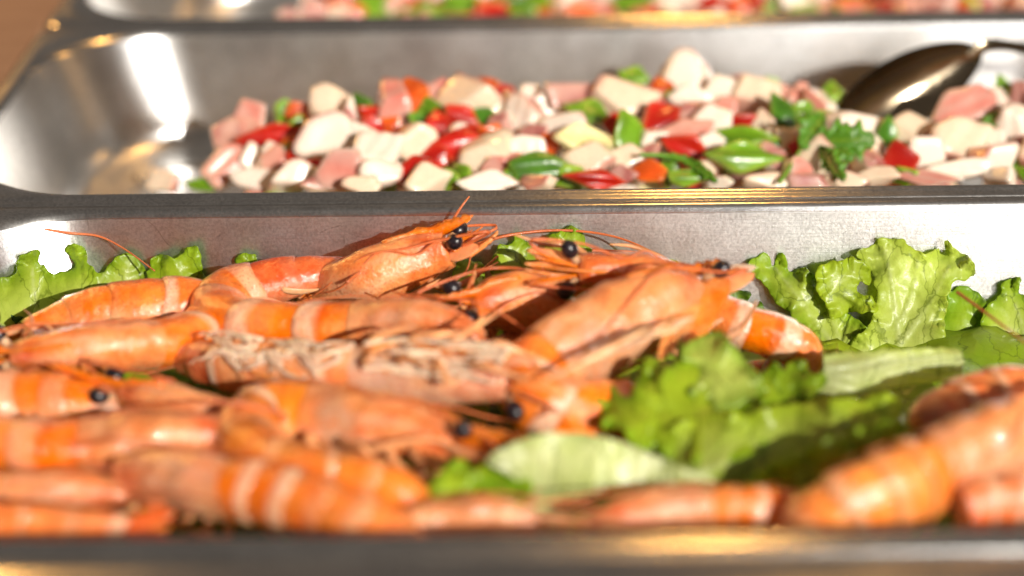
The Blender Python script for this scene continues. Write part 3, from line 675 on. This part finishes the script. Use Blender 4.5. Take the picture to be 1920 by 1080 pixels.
leafp('folded lettuce lobe overlapping the tallest leaf from the left', [(1528, 530), (1540, 496), (1570, 489), (1600, 482), (1622, 494), (1634, 512), (1632, 536), (1612, 526), (1608, 545), (1640, 562), (1643, 585), (1600, 586), (1560, 597), (1550, 580)], -2.6, -1.5, 12, 'y', .3, c0=PALEG * .8, c1=LIME, c2=LIME, period=1.1)
leafp('green lettuce leaf right of the tallest leaf', [(1775, 560), (1790, 540), (1815, 538), (1835, 548), (1848, 570), (1850, 600), (1870, 620), (1865, 680), (1780, 700), (1750, 640)], -3.2, -1.1, 13, 'y', .25, c0=LIME, c1=GREEN * 1.2)
leafp('pale frilly lettuce leaf at the right edge by the back wall', [(1835, 660), (1842, 600), (1848, 572), (1870, 560), (1880, 532), (1898, 520), (1916, 526), (1910, 550), (1932, 562), (1960, 590), (2000, 600), (2000, 730), (1830, 730)], -3.6, -1.0, 14, 'y', .35, period=1.2, ribs=[(1930, 700, 1900, 560, 5)])
leafp('olive lettuce fold above the right edge prawn', [(1792, 690), (1798, 662), (1830, 650), (1870, 656), (1900, 640), (1930, 660), (1990, 650), (1990, 760), (1900, 750), (1800, 730)], -5.2, -3.6, 15, 'y', .35, c0=LIME, c1=LIME * .8, c2=GREEN)
leaf('pale flat lettuce stalk lying below the tallest leaf', [(1530, 735, -2.4), (1600, 742, -2.4), (1680, 725, -2.5), (1800, 712, -2.5)], [(1545, 665, -1.2), (1620, 660, -1.3), (1700, 655, -1.4), (1800, 652, -1.5)], 16, .06, .25, c0=RIBC, c1=RIBC * .85, c2=PALEG, freq=4, teeth=.03)
leafp('frilly lettuce clump in front of the diagonal prawn', [(1345, 705), (1322, 652), (1296, 656), (1270, 640), (1262, 690), (1240, 682), (1214, 670), (1196, 700), (1184, 736), (1162, 742), (1145, 722), (1125, 745), (1104, 757), (1130, 776), (1124, 792), (1142, 808), (1166, 802), (1182, 832), (1232, 846), (1300, 870), (1420, 850), (1440, 790), (1390, 745)], -1.9, -.1, 17, 'z', .4, c0=LIME, c1=LIME, c2=GREEN * 1.2, period=1.2, edge=.8, bulge=.6)
leafp('lettuce lobe leaning up against the banded prawn tail', [(1280, 662), (1290, 640), (1330, 625), (1352, 620), (1376, 650), (1402, 680), (1428, 705), (1425, 735), (1400, 752), (1340, 770), (1290, 730)], -1.2, .3, 18, 'z', .35, c0=PALEG * .9, c1=PALEG * .9)
leafp('curly lettuce tuft between the frilly clump and the pale stalk', [(1412, 722), (1430, 700), (1450, 680), (1470, 692), (1490, 672), (1510, 680), (1522, 700), (1546, 700), (1545, 726), (1520, 742), (1480, 760), (1430, 760)], -1.5, -.6, 19, 'z', .4, c0=GREEN, c1=LIME, period=.9)
leafp('large smooth lettuce leaf in the right foreground', [(1225, 905), (1236, 840), (1258, 800), (1300, 782), (1340, 770), (1400, 776), (1440, 762), (1500, 756), (1560, 745), (1620, 750), (1650, 735), (1692, 755), (1682, 800), (1640, 840), (1560, 880), (1500, 912), (1420, 935), (1300, 940)], -2.7, -.6, 20, 'z', .4, c0=PALEG * .85, c1=LIME, c2=LIME, period=1.6, bulge=.5, ribs=[(1260, 900, 1600, 790, 8)])
leafp('dark crinkled lettuce leaf beside the large blurred prawn', [(1400, 905), (1440, 872), (1500, 850), (1560, 820), (1620, 800), (1680, 788), (1712, 810), (1692, 852), (1620, 884), (1540, 915), (1440, 935)], -2.2, -.2, 21, 'z', .4, c0=LIME, c1=LIME, c2=GREEN * 1.2, period=1.1, edge=.8, rough_=2)
leafp('broad pale lettuce rib in the middle foreground', [(912, 862), (950, 836), (1010, 815), (1080, 811), (1150, 824), (1220, 850), (1290, 880), (1352, 910), (1250, 922), (1150, 932), (1080, 952), (1030, 995), (990, 962), (980, 912), (940, 884)], -2.9, -.3, 22, 'z', .08, c0=RIBC, c1=RIBC, c2=RIBC * .95, bulge=.25, teeth=1, rough_=.3)
leafp('small bright lettuce tuft left of the pale rib', [(778, 962), (790, 925), (815, 900), (830, 880), (850, 865), (872, 860), (888, 880), (882, 900), (908, 916), (894, 945), (840, 965), (790, 990)], -1.9, -.8, 23, 'z', .4, c0=LIME, c1=LIME, period=.9)
leafp('shaded lettuce piece behind the pale rib', [(880, 900), (905, 870), (940, 865), (985, 880), (995, 930), (940, 955), (888, 935)], -2.0, -1.3, 24, 'z', .25, c0=GREEN, c1=GREEN, c2=LIME)
# bed of lettuce under everything
BEDL = ['under the left curled prawn', 'under the broad banded prawn', 'under the two-eyed prawn', 'under the tallest lettuce leaf', 'beyond the right edge by the back wall', 'under the grey headed prawn', 'under the belly up prawn and the middle foreground prawn', 'under the broad pale rib', 'under the large smooth leaf', 'under the large right foreground prawn']
for k, (bx, by) in enumerate([(-14, -7), (-4, -6), (6, -7), (16, -6), (25, -8), (-15, -15), (-5, -16), (6, -15), (16, -16), (25, -16)]):
    na, nr = 60, 24; V = []; Cc = []; U = []
    for i in range(nr):
        q = i / (nr - 1)
        for j in range(na):
            t = 2 * math.pi * j / (na - 1)
            R_ = q * (6.0 + .8 * math.sin(3 * t + k) + .3 * math.sin(17 * t))
            V.append((bx + R_ * math.cos(t), max(-22.6, min(-2.2, by + R_ * math.sin(t) * .85)), -4.15 + .1 * k % .3 + .35 * math.sin(bx + R_ * math.cos(t) * .9) * math.cos(R_ * math.sin(t)) + .35 * q ** 3 * math.sin(14 * t + k) - .25 * q))
            Cc.append(GREEN * (1 - q) + LIME * q); U.append((R_ * math.cos(t) + k * 9, R_ * math.sin(t)))
    o = mk('lettuce_leaf', V, grid_faces(nr, na, False), M_LEAF, None, np.array(Cc), np.array(U))
    o.modifiers.new('thickness', 'SOLIDIFY').thickness = .0003
    tag(o, 'flat bottom lettuce leaf ' + BEDL[k], 'lettuce leaf', 'bottom lettuce leaves under the prawns')

# ------------------------------------------------------------------ octopus salad pieces
WHITE = np.array([.86, .78, .67]); CREAMY = np.array([.74, .56, .32]); PURP = np.array([.27, .05, .05]); PNK = np.array([.54, .17, .13])
TH = np.linspace(0.02, math.pi - .02, 22); PHI = np.linspace(0, 2 * math.pi, 36, endpoint=False)
DIRS = np.array([(math.sin(a) * math.cos(b2), math.sin(a) * math.sin(b2), math.cos(a)) for a in TH for b2 in PHI])
DF = grid_faces(22, 36) + [tuple(range(36))[::-1], tuple(21 * 36 + j for j in range(36))]
def polytope(planes, p=14):
    n = np.array([q[0] for q in planes]); h = np.array([q[1] for q in planes]); n = nrm(n)
    pr = np.clip(DIRS @ n.T / h, 0, None); S_ = (pr ** p)
    return DIRS * (S_.sum(1) ** (-1 / p))[:, None], S_ / S_.sum(1, keepdims=True)
def piece(kind, pos, w_, h_, rot, R, name=None):
    """one chopped piece; local z is its cut or skin face, turned roughly to the camera"""
    big = kind == 'O'; kind = kind.lower()
    if kind in 'opa':
        ns = 8 if big else int(R.integers(4, 7)); a0 = R.random() * 6.28
        pl = [((0, 0, 1), .5), ((R.normal() * .25, R.normal() * .25, -1), .5)]
        for k in range(ns):
            a = a0 + 2 * math.pi * k / ns + R.normal() * .18
            pl.append(((math.cos(a), math.sin(a), R.normal() * .22), R.uniform(.42, .56)))
        V, W = polytope(pl, 12)
        skin = np.zeros(len(pl))
        if kind == 'o': skin[2 + int(R.integers(0, ns))] = 1; skin[2 + int(R.integers(0, ns))] = R.random()
        if big: skin[:] = 0; skin[2:] = [1 if math.sin(math.atan2(q_[0][1], q_[0][0])) > .35 else 0 for q_ in pl[2:]]
        if kind == 'p': skin[0] = .85; skin[2] = 1; skin[3] = .6
        if kind == 'a': skin[:] = 0; skin[2] = R.choice([0, .6, 1])
        s_ = np.clip(W @ skin, 0, 1); wv = .5 + .5 * np.sin(V @ (R.normal(size=3) * 7))
        s_ = np.clip(s_ * (.75 + .4 * wv), 0, 1)[:, None]
        edge = np.clip(s_ * 4 * (1 - s_), 0, 1)
        bc = WHITE * (1 - .5 * R.random()) + CREAMY * .5 * R.random() if False else WHITE * .5 + CREAMY * .5 if R.random() < .4 else WHITE
        bc = bc * (1 - .12 * (wv2 := .5 + .5 * np.sin(V @ (R.normal(size=3) * 3) + 1))[:, None]) + PNK * 1.25 * .12 * wv2[:, None]
        sk = PURP if R.random() < .45 else PNK
        sk = sk * (.85 + .3 * wv[:, None])
        ring = .5 + .5 * np.sin(np.linalg.norm(V[:, :2], axis=1) * 26)
        col = bc * (1 - .05 * ring[:, None]) * (1 - s_) + sk * s_
        col = col * (1 - edge * .35) + PNK * 1.05 * edge * .35
        dim = np.array([w_, h_, min(w_, h_) * R.uniform(.7, 1.0)]); mat = M_OCTO
        V = V * (1 + .03 * np.sin(V @ (R.normal(size=3) * 9)))[:, None]
    else:
        ns = 4 if R.random() < .65 else 5; pl = [((R.normal() * .1, R.normal() * .1, 1), .42), ((0, 0, -1), .42)]
        sh = R.normal() * .2
        for k in range(ns):
            a = .78 + 2 * math.pi * k / ns + R.normal() * .12
            pl.append(((math.cos(a) + sh * math.sin(a), math.sin(a), R.normal() * .08), R.uniform(.36, .48)))
        V, W = polytope(pl, 9); V[:, 2] *= .26
        outer = np.clip(W[:, 0], 0, 1)[:, None]; inner = np.clip(W[:, 1], 0, 1)[:, None]
        rim_ = 1 - outer - inner
        bend = R.uniform(.1, .6); V[:, 2] -= bend * V[:, 0] ** 2 * (1 if kind != 'n' else .5); V[:, 2] += .06 * np.sin(V[:, 1] * 8 + R.random() * 6)
        V[:, 2] += .18
        cols = {'r': ((.46, .012, .006), (.60, .08, .03), (.62, .13, .05)), 'j': ((.68, .09, .008), (.74, .2, .03), (.74, .24, .06)),
                'g': ((.14, .30, .012), (.34, .52, .06), (.40, .55, .12)), 'd': ((.055, .17, .012), (.2, .4, .04), (.3, .45, .08)), 'n': ((.80, .74, .36), (.82, .78, .44), (.80, .74, .4))}[kind]
        A, B_, D_ = map(np.array, cols)
        wv = (.9 + .2 * np.sin(V @ (R.normal(size=3) * 5)))[:, None]
        col = (A * outer + D_ * inner + B_ * rim_) * wv
        dim = np.array([w_ * 1.12, h_ * 1.12, max(w_, h_) * .75]); mat = M_ONION if kind == 'n' else M_PEPPER
    V = V * dim
    zv = nrm(CAM - pos); zv = nrm(zv + R.normal(size=3) * (.28 if kind in 'opa' else .3) + np.array([0, 0, .25]))
    xv = nrm(np.cross(np.array([0, .3, 1.0]), zv)); yv = np.cross(zv, xv)
    a = math.radians(rot); x2 = xv * math.cos(a) + yv * math.sin(a); y2 = -xv * math.sin(a) + yv * math.cos(a)
    Wd = pos + V @ np.stack([x2, y2, zv])
    nm = name or {'o': 'octopus_chunk', 'p': 'octopus_chunk', 'a': 'octopus_chunk', 'r': 'red_pepper_piece', 'j': 'orange_pepper_piece', 'g': 'green_pepper_piece', 'd': 'green_pepper_piece', 'n': 'onion_piece'}[kind]
    return nm, Wd, DF, mat, col

def heap(px, py):
    f_ = min(1, max(0, (px - 300) / 350)); y_hi = 8 + 12 * (345 - py) / 245
    y_lo = 15.5 + 5 * (345 - py) / 245
    return min(22.3, y_lo * (1 - f_) + y_hi * f_)
PC = [ # kind, px, py, w, h, rotation, landmark name
 ('p', 430, 265, 55, 75, 20, 'the forked pink tentacle end'), ('p', 458, 246, 58, 38, 15, None), ('r', 505, 256, 110, 50, 5, 'the long red pepper at the left end'),
 ('O', 612, 258, 108, 90, 10, 'the large white left chunk'), ('a', 616, 202, 66, 80, 45, 'the pointed white chunk'), ('p', 655, 225, 30, 60, 0, None), ('a', 514, 292, 42, 40, 5, None),
 ('a', 478, 336, 92, 48, -5, None), ('a', 558, 328, 84, 54, 8, None), ('p', 640, 318, 78, 76, -20, 'the wrinkled pink chunk'), ('o', 306, 342, 62, 36, 10, 'the lone chunk at the far left'),
 ('g', 386, 346, 66, 26, 0, 'the green pepper end at left'), ('p', 425, 312, 92, 60, 30, None),
 ('p', 737, 205, 58, 92, 0, 'the upright pink and white chunk'), ('j', 778, 187, 60, 82, 35, 'the tall orange pepper strip'), ('p', 822, 172, 46, 34, -10, None),
 ('o', 862, 192, 112, 70, 12, None), ('r', 694, 246, 48, 52, 10, None), ('a', 712, 286, 76, 66, 18, None), ('o', 780, 270, 72, 76, 3, 'the cube with pink top edge'),
 ('r', 818, 236, 38, 52, -10, None), ('r', 866, 222, 72, 48, -20, None), ('j', 918, 248, 46, 30, -15, None), ('a', 862, 242, 36, 22, -10, None),
 ('r', 852, 276, 88, 58, 15, 'the glossy red pepper in the middle'), ('o', 908, 298, 98, 70, -15, 'the purple cornered chunk'), ('p', 934, 312, 46, 34, -5, None), ('o', 718, 328, 88, 46, 15, None),
 ('r', 772, 322, 84, 44, 20, None), ('a', 802, 338, 84, 44, 5, None), ('a', 905, 342, 90, 34, 0, None), ('p', 962, 196, 32, 46, 20, None),
 ('O', 982, 218, 84, 70, -15, 'the round white central chunk'), ('o', 1056, 246, 94, 64, 12, None), ('a', 988, 282, 86, 48, -8, None),
 ('d', 1010, 320, 116, 62, 5, 'the dark green pepper diamond'), ('n', 1096, 276, 122, 76, -12, 'the yellow onion square'), ('a', 1112, 304, 92, 62, 10, None),
 ('p', 1076, 182, 98, 50, 8, 'the dark pink chunk on top'), ('o', 1166, 188, 112, 62, -8, None), ('g', 1106, 215, 74, 46, -20, None), ('g', 1180, 264, 66, 92, 20, 'the broad green pepper strip'),
 ('r', 1158, 232, 52, 40, 30, None), ('r', 1120, 336, 106, 32, -5, 'the dark red tomato skin'), ('p', 1168, 326, 36, 26, 0, None), ('g', 1186, 146, 64, 38, -15, 'the green pepper atop the heap'),
 ('O', 1282, 142, 96, 82, 0, 'the big round chunk atop the heap'), ('g', 1262, 180, 38, 20, 10, None), ('r', 1242, 225, 76, 70, 25, 'the brightest red pepper'),
 ('a', 1302, 188, 66, 40, 0, None), ('a', 1352, 176, 54, 46, 5, None), ('o', 1416, 180, 92, 60, -10, None), ('p', 1378, 156, 62, 28, 15, None), ('g', 1448, 156, 30, 20, -20, None),
 ('p', 1302, 218, 60, 52, 0, None), ('r', 1290, 282, 96, 52, -25, 'the long red pepper below centre'), ('p', 1290, 246, 82, 36, 15, None), ('a', 1346, 232, 56, 70, 5, None), ('a', 1432, 232, 42, 46, 0, None),
 ('r', 1388, 230, 72, 44, 0, 'the red square on a white chunk'), ('g', 1394, 263, 120, 38, 0, 'the flat green strip'), ('d', 1470, 226, 46, 96, 25, None), ('g', 1502, 208, 54, 30, 10, None),
 ('g', 1392, 306, 128, 54, -3, 'the wide green pepper near the rim'), ('p', 1537, 206, 60, 46, -20, None), ('o', 1526, 186, 46, 28, 10, None), ('j', 1220, 326, 66, 46, 0, 'the small orange tomato at the rim'),
 ('g', 1286, 336, 72, 30, 0, None), ('a', 1602, 238, 96, 58, -25, None), ('a', 1545, 300, 88, 66, 0, None), ('p', 1452, 302, 62, 50, -25, None), ('p', 1492, 324, 50, 50, 25, None),
 ('d', 1664, 252, 32, 62, -10, 'the upright green strip by the spoon'), ('r', 1690, 300, 62, 64, 15, 'the red pepper triangle below the spoon'), ('p', 1626, 302, 48, 50, 10, None), ('a', 1646, 330, 72, 28, 5, None),
 ('a', 1714, 246, 72, 60, 0, None), ('a', 1736, 290, 60, 62, 8, None), ('o', 1800, 270, 92, 92, -8, 'the large pink topped cube'), ('p', 1806, 208, 120, 72, 10, 'the shiny wet chunk beside the spoon'),
 ('a', 1862, 206, 70, 76, 0, None), ('o', 1862, 302, 72, 60, -15, None), ('a', 1796, 318, 104, 40, 5, None), ('p', 1736, 334, 102, 26, 0, None), ('a', 1872, 332, 74, 30, 0, None), ('p', 1916, 182, 34, 66, 0, None),
 ('o', 1898, 244, 58, 88, 0, None), ('o', 1590, 340, 80, 30, 0, None), ('p', 1515, 340, 70, 26, 0, None), ('a', 1440, 338, 80, 28, 0, None), ('a', 1345, 340, 60, 26, 0, None), ('o', 1170, 300, 60, 44, 0, None),
 ('a', 1230, 265, 56, 44, 0, None), ('p', 1210, 300, 60, 50, 10, None), ('p', 1010, 345, 60, 30, 0, None), ('o', 680, 345, 60, 28, 0, None), ('p', 600, 345, 60, 24, 0, None), ('o', 1950, 200, 60, 60, 0, None),
 ('o', 1960, 300, 80, 70, 0, None), ('g', 1930, 325, 40, 28, 0, None), ('r', 560, 290, 40, 40, 0, None),
]
DESC = {'O': 'rounded white octopus chunk', 'o': 'pink edged octopus chunk', 'p': 'pink skinned octopus chunk', 'a': 'cream octopus chunk', 'r': 'red pepper piece', 'j': 'orange pepper piece', 'g': 'light green pepper piece', 'd': 'dark green pepper piece', 'n': 'yellow onion piece'}
CAT = {'O': 'octopus chunk', 'o': 'octopus chunk', 'p': 'octopus chunk', 'a': 'octopus chunk', 'r': 'pepper piece', 'j': 'pepper piece', 'g': 'pepper piece', 'd': 'pepper piece', 'n': 'onion piece'}
def direction(dx, dy):
    a = math.degrees(math.atan2(-dy, dx)) % 360
    return ['right of', 'up and right of', 'just behind', 'up and left of', 'left of', 'down and left of', 'just in front of', 'down and right of'][int((a + 22.5) // 45) % 8]
marks = [(q[1], q[2], q[6]) for q in PC if q[6]] + [(1560, 270, 'the parsley sprig'), (1740, 160, 'the spoon bowl')]
used = set()
def auto_label(kind, px, py):
    near = sorted(marks, key=lambda m_: (m_[0] - px) ** 2 + (m_[1] - py) ** 2)
    for nm in near[:6]:
        s_ = f"{DESC[kind]} {direction(px - nm[0], py - nm[1])} {nm[2]}"
        if s_ not in used: break
    if s_ in used: s_ = ('small ' if 'small ' + s_ not in used else 'second ') + s_
    used.add(s_); return s_
for i, (kind, px, py, w_, h_, rot, mark) in enumerate(PC):
    R = np.random.default_rng(500 + i)
    pos = P(px, py, y=heap(px, py)); s_ = scale_at(pos)
    nm, V, F, mat, col = piece(kind, pos, w_ / s_, h_ / s_, rot, R)
    if mark: lab = mark.replace('the ', DESC[kind].split(' with')[0] + ', the ', 1)
    else: lab = auto_label(kind, px, py)
    tag(mk(nm, V, F, mat, None, col), lab, CAT[kind], 'chopped pieces of the octopus salad')
# smaller cubes pressed in between the larger ones
Rf = np.random.default_rng(77); centres = [(q[1], q[2], (q[3] + q[4]) / 2) for q in PC]; extra_n = 0
for _ in range(4000):
    px = Rf.uniform(420, 1930); py = Rf.uniform(170 + 90 * max(0, (900 - px) / 500) * .6, 338)
    if 1580 < px < 1880 and py < 235: continue
    if min(math.hypot(px - a, (py - b) * 1.2) / c for a, b, c in centres) < .56: continue
    kind = str(Rf.choice(list('oooaapprrjggd'))); w_ = Rf.uniform(38, 60); h_ = Rf.uniform(34, 50)
    pos = P(px, py, y=heap(px, py) + .35); s_ = scale_at(pos)
    nm, V, F, mat, col = piece(kind, pos, w_ / s_, h_ / s_, Rf.uniform(-40, 40), Rf)
    tag(mk(nm, V, F, mat, None, col), auto_label(kind, px, py), CAT[kind], 'chopped pieces of the octopus salad')
    centres.append((px, py, (w_ + h_) / 2)); extra_n += 1
    if extra_n >= 60: break
def bed(name, n, x0, x1, yf, zf, label, seed, smin=.7, smax=1.2, kinds='ooopparrggn'):
    R = np.random.default_rng(seed); VV = []; CC = []; FF = []; k = 0
    for i in range(n):
        x = R.uniform(x0, x1); y = R.uniform(*yf); kind = R.choice(list(kinds), 1)[0]
        nm, V, F, mat, col = piece(kind, np.array([x, y, zf(x, y)]), R.uniform(smin, smax) * 1.7, R.uniform(smin, smax) * 1.5, R.uniform(-60, 60), R)
        VV.append(V); CC.append(col); FF += [tuple(a + k for a in q) for q in F]; k += len(V)
    return tag(mk(name, np.vstack(VV), FF, M_OCTO, None, np.vstack(CC)), label, kind='stuff')
def z2(x, y):
    f_ = min(1, max(0, (x + 14) / 7)); top = -2.1 + (y - 8) * .24
    return max(-4.6, (top - 2.1) * f_ - 4.7 * (1 - f_)) - (max(0, 8 - y) * .08)
bed('salad_underlayer', 210, -11, 27, (4, 15.5), lambda x, y: z2(x, y), 'buried lower layer of chopped octopus and pepper', 11)

# puddle of dressing on the floor of the middle tray
V = []; na = 60
for q in np.linspace(0, 1, 8):
    for j in range(na):
        t = 2 * math.pi * j / na; R_ = (1 + .12 * math.sin(3 * t) + .06 * math.sin(7 * t + 1))
        V.append((-12.5 + 4.6 * R_ * math.cos(t) * q, 18.0 + 3.0 * R_ * math.sin(t) * q, -5.44 + .10 * math.sqrt(max(0, 1 - q * q))))
tag(mk('dressing_puddle', V, grid_faces(8, na), M_OIL), 'puddle of oily dressing on the empty left end of the middle tray', 'dressing')

# parsley sprig: three lobed leaflets on a stem
def parsley(label, stem, leaflets, seed):
    R = np.random.default_rng(seed); sp = [P(a, b_, y=yy) for a, b_, yy in stem]
    root = thing('parsley_sprig', sp[-1], label, 'parsley')
    pth, _ = catmull(sp, 20); V, F = tube(pth, np.linspace(.09, .06, 20), 7)
    mk('stem', V, F, M_SKINNY, root, col=wcol(V, (.12, .3, .02), .1))
    for (ax, ay, ay_y, bx, by, by_y, wd) in leaflets:
        A = P(ax, ay, y=ay_y); B_ = P(bx, by, y=by_y); d = B_ - A; L_ = np.linalg.norm(d); d = d / L_
        nv = nrm(nrm(CAM - A) + R.normal(size=3) * .3 + np.array([0, 0, .3])); sd_ = nrm(np.cross(nv, d)); nv = np.cross(d, sd_)
        n, m_ = 40, 15; V = []; Cc = []
        for i in range(n):
            t = i / (n - 1)
            w0 = wd * L_ * (math.sin(math.pi * min(1, t * .96 + .02)) ** .7) * (.55 + .45 * abs(math.sin(t * 10.5 + .3)) ** .6) * (.9 + .2 * math.sin(t * 37))
            for j in range(m_):
                u = j / (m_ - 1) * 2 - 1
                V.append(A + d * (t * L_ + .22 * abs(u) * w0) + sd_ * u * w0 + nv * (.14 * math.sin(u * 7 + t * 6) * abs(u) + .25 * L_ * math.sin(t * 2.6) * .35 - .2 * abs(u) ** 2 * w0))
                Cc.append(np.array([.07, .20, .012]) * (.8 + .5 * abs(u)) + np.array([.06, .06, 0]) * math.exp(-(u / .08) ** 2))
        o = mk('leaflet', V, grid_faces(n, m_, False), M_SKINNY, root, col=np.array(Cc))
        o.modifiers.new('thickness', 'SOLIDIFY').thickness = .0003
parsley('parsley sprig with toothed leaflets lying on the octopus salad', [(1462, 342, 7.6), (1480, 315, 8.6), (1498, 285, 9.8), (1510, 262, 10.6)],
        [(1502, 275, 9.9, 1540, 218, 11.6, .42), (1515, 268, 10.2, 1640, 262, 9.8, .36), (1540, 275, 9.8, 1588, 338, 7.4, .2), (1530, 270, 10.2, 1600, 300, 9.0, .3)], 3)
parsley('thin dark parsley stalk across the red pepper near the rim', [(1200, 290, 9.2), (1250, 292, 9.2), (1290, 305, 8.8), (1340, 340, 7.6)], [(1235, 292, 9.4, 1300, 300, 9.2, .14), (1280, 300, 9.2, 1345, 342, 7.6, .14)], 5)
parsley('tiny herb leaf on the wet chunk at the right', [(1850, 250, 13), (1858, 235, 13.2)], [(1850, 248, 12.6, 1872, 212, 13.6, .4)], 8)

# serving spoon
def spoon(name, label, tip, end, h_end, wid, depth, facing, sag=.0):
    tip = np.array(tip); end = np.array(end); he = np.array(h_end)
    ax = end - tip; L_ = np.linalg.norm(ax); ax = ax / L_
    nv = nrm(np.array(facing) - np.dot(facing, ax) * ax); sd_ = np.cross(nv, ax)
    root = thing(name, tip, label, 'spoon')
    n, m_ = 40, 32; V = []
    for s_, off in ((1, 0.0), (-1, -.11)):
        for i in range(n):
            t = i / (n - 1); wv = wid * (math.sin(math.pi * (t ** .85 * .98 + .01)) ** .55) * (.9 + .1 * t)
            if t > .9: wv = max(wv, .34)
            for j in range(m_):
                u = j / (m_ - 1) * 2 - 1
                dd = depth * (1 - u * u) ** .8 * math.sin(math.pi * min(1, t * .98 + .01)) ** .6
                V.append(tip + ax * L_ * t + sd_ * wv * u - nv * dd + nv * off)
    V = np.array(V); F = grid_faces(n, m_, False); k = n * m_
    F2 = [tuple(a + k for a in q[::-1]) for q in F]
    rimf = []
    for i in range(n - 1):
        for j in (0, m_ - 1): rimf.append((i * m_ + j, (i + 1) * m_ + j, k + (i + 1) * m_ + j, k + i * m_ + j))
    mk('bowl', V, F + F2 + rimf, M_SPOON, root, sharp=40)
    pth, _ = catmull([end - ax * .5, end + ax * .8 + nv * .1, end * .45 + he * .55 + nv * .2, he], 40)
    T, D, S_ = frames(pth, nv); V, F = tube(pth, np.interp(np.linspace(0, 1, 40), [0, .15, 1], [.38, .24, .5]), 14, flat=.3, hint=nv)
    mk('handle', V, F, M_SPOON, root, sharp=40)
spoon('serving_spoon', 'polished serving spoon dug into the octopus salad, handle leaving at the right', P(1562, 248, y=15.5), P(1838, 98, y=18.0), P(2200, 122, y=24.0), 1.85, 1.05, (0, -1, -.02))
spoon('serving_spoon', 'blurred dark spoon in the farthest tray', P(1520, 15, y=36), P(1700, -20, y=40), P(1900, -160, y=46), 1.7, 1.0, (0, -.5, .9))

# ------------------------------------------------------------------ farthest tray salad
F3 = [('p', 590, 25, 60, 50), ('j', 640, 22, 80, 50), ('g', 705, 12, 90, 60), ('r', 760, 12, 50, 40), ('g', 800, 28, 70, 40), ('p', 820, 5, 70, 40), ('g', 865, 12, 80, 44), ('d', 930, 8, 80, 40), ('r', 920, 26, 70, 30),
      ('d', 975, 24, 60, 40), ('g', 1010, 6, 60, 40), ('j', 1020, 28, 70, 34), ('o', 1065, 14, 60, 60), ('p', 1110, 22, 80, 40), ('g', 1190, 8, 90, 46), ('g', 1215, 28, 60, 26), ('o', 1250, 22, 50, 40), ('o', 1285, 8, 70, 40),
      ('r', 1345, 16, 70, 44), ('j', 1390, 14, 40, 50), ('r', 1436, 12, 74, 46), ('g', 1500, 14, 60, 50), ('p', 1300, 28, 50, 30), ('j', 1640, 26, 70, 40), ('p', 1690, 12, 60, 50), ('o', 1735, 10, 80, 50), ('j', 1790, 20, 70, 46), ('p', 1840, 10, 90, 50), ('j', 1900, 12, 80, 40),
      ('d', 1560, 26, 50, 30), ('p', 1600, 30, 60, 30), ('p', 540, 32, 40, 30), ('j', 1690, 32, 60, 26), ('j', 1930, 20, 60, 40)]
lm3 = [(705, 12, 'the far tray leftmost green pepper'), (920, 26, 'the small far red pepper'), (1190, 8, 'the central far green pepper'), (1436, 12, 'the far brightest red pepper'), (1600, 0, 'the far dark spoon')]
marks = lm3
for i, (kind, px, py, w_, h_) in enumerate(F3):
    R = np.random.default_rng(900 + i); pos = P(px, py, y=33.5 + (40 - py) * .12); s_ = scale_at(pos)
    nm, V, F, mat, col = piece(kind, pos, w_ / s_, h_ / s_, R.uniform(-25, 25), R)
    own = [m_ for m_ in lm3 if m_[0] == px and m_[1] == py]
    lab = (DESC[kind].split(' with')[0] + ', ' + own[0][2]) if own else 'blurred ' + auto_label(kind, px, py)
    tag(mk(nm, V, F, mat, None, col), lab, CAT[kind], 'chopped pieces in the farthest tray')
bed('far_salad_underlayer', 130, -9, 27, (29, 44), lambda x, y: -2.9 + .04 * (y - 30), 'blurred chopped pepper and octopus filling the farthest tray', 12, kinds='ggdrrjjpppao')
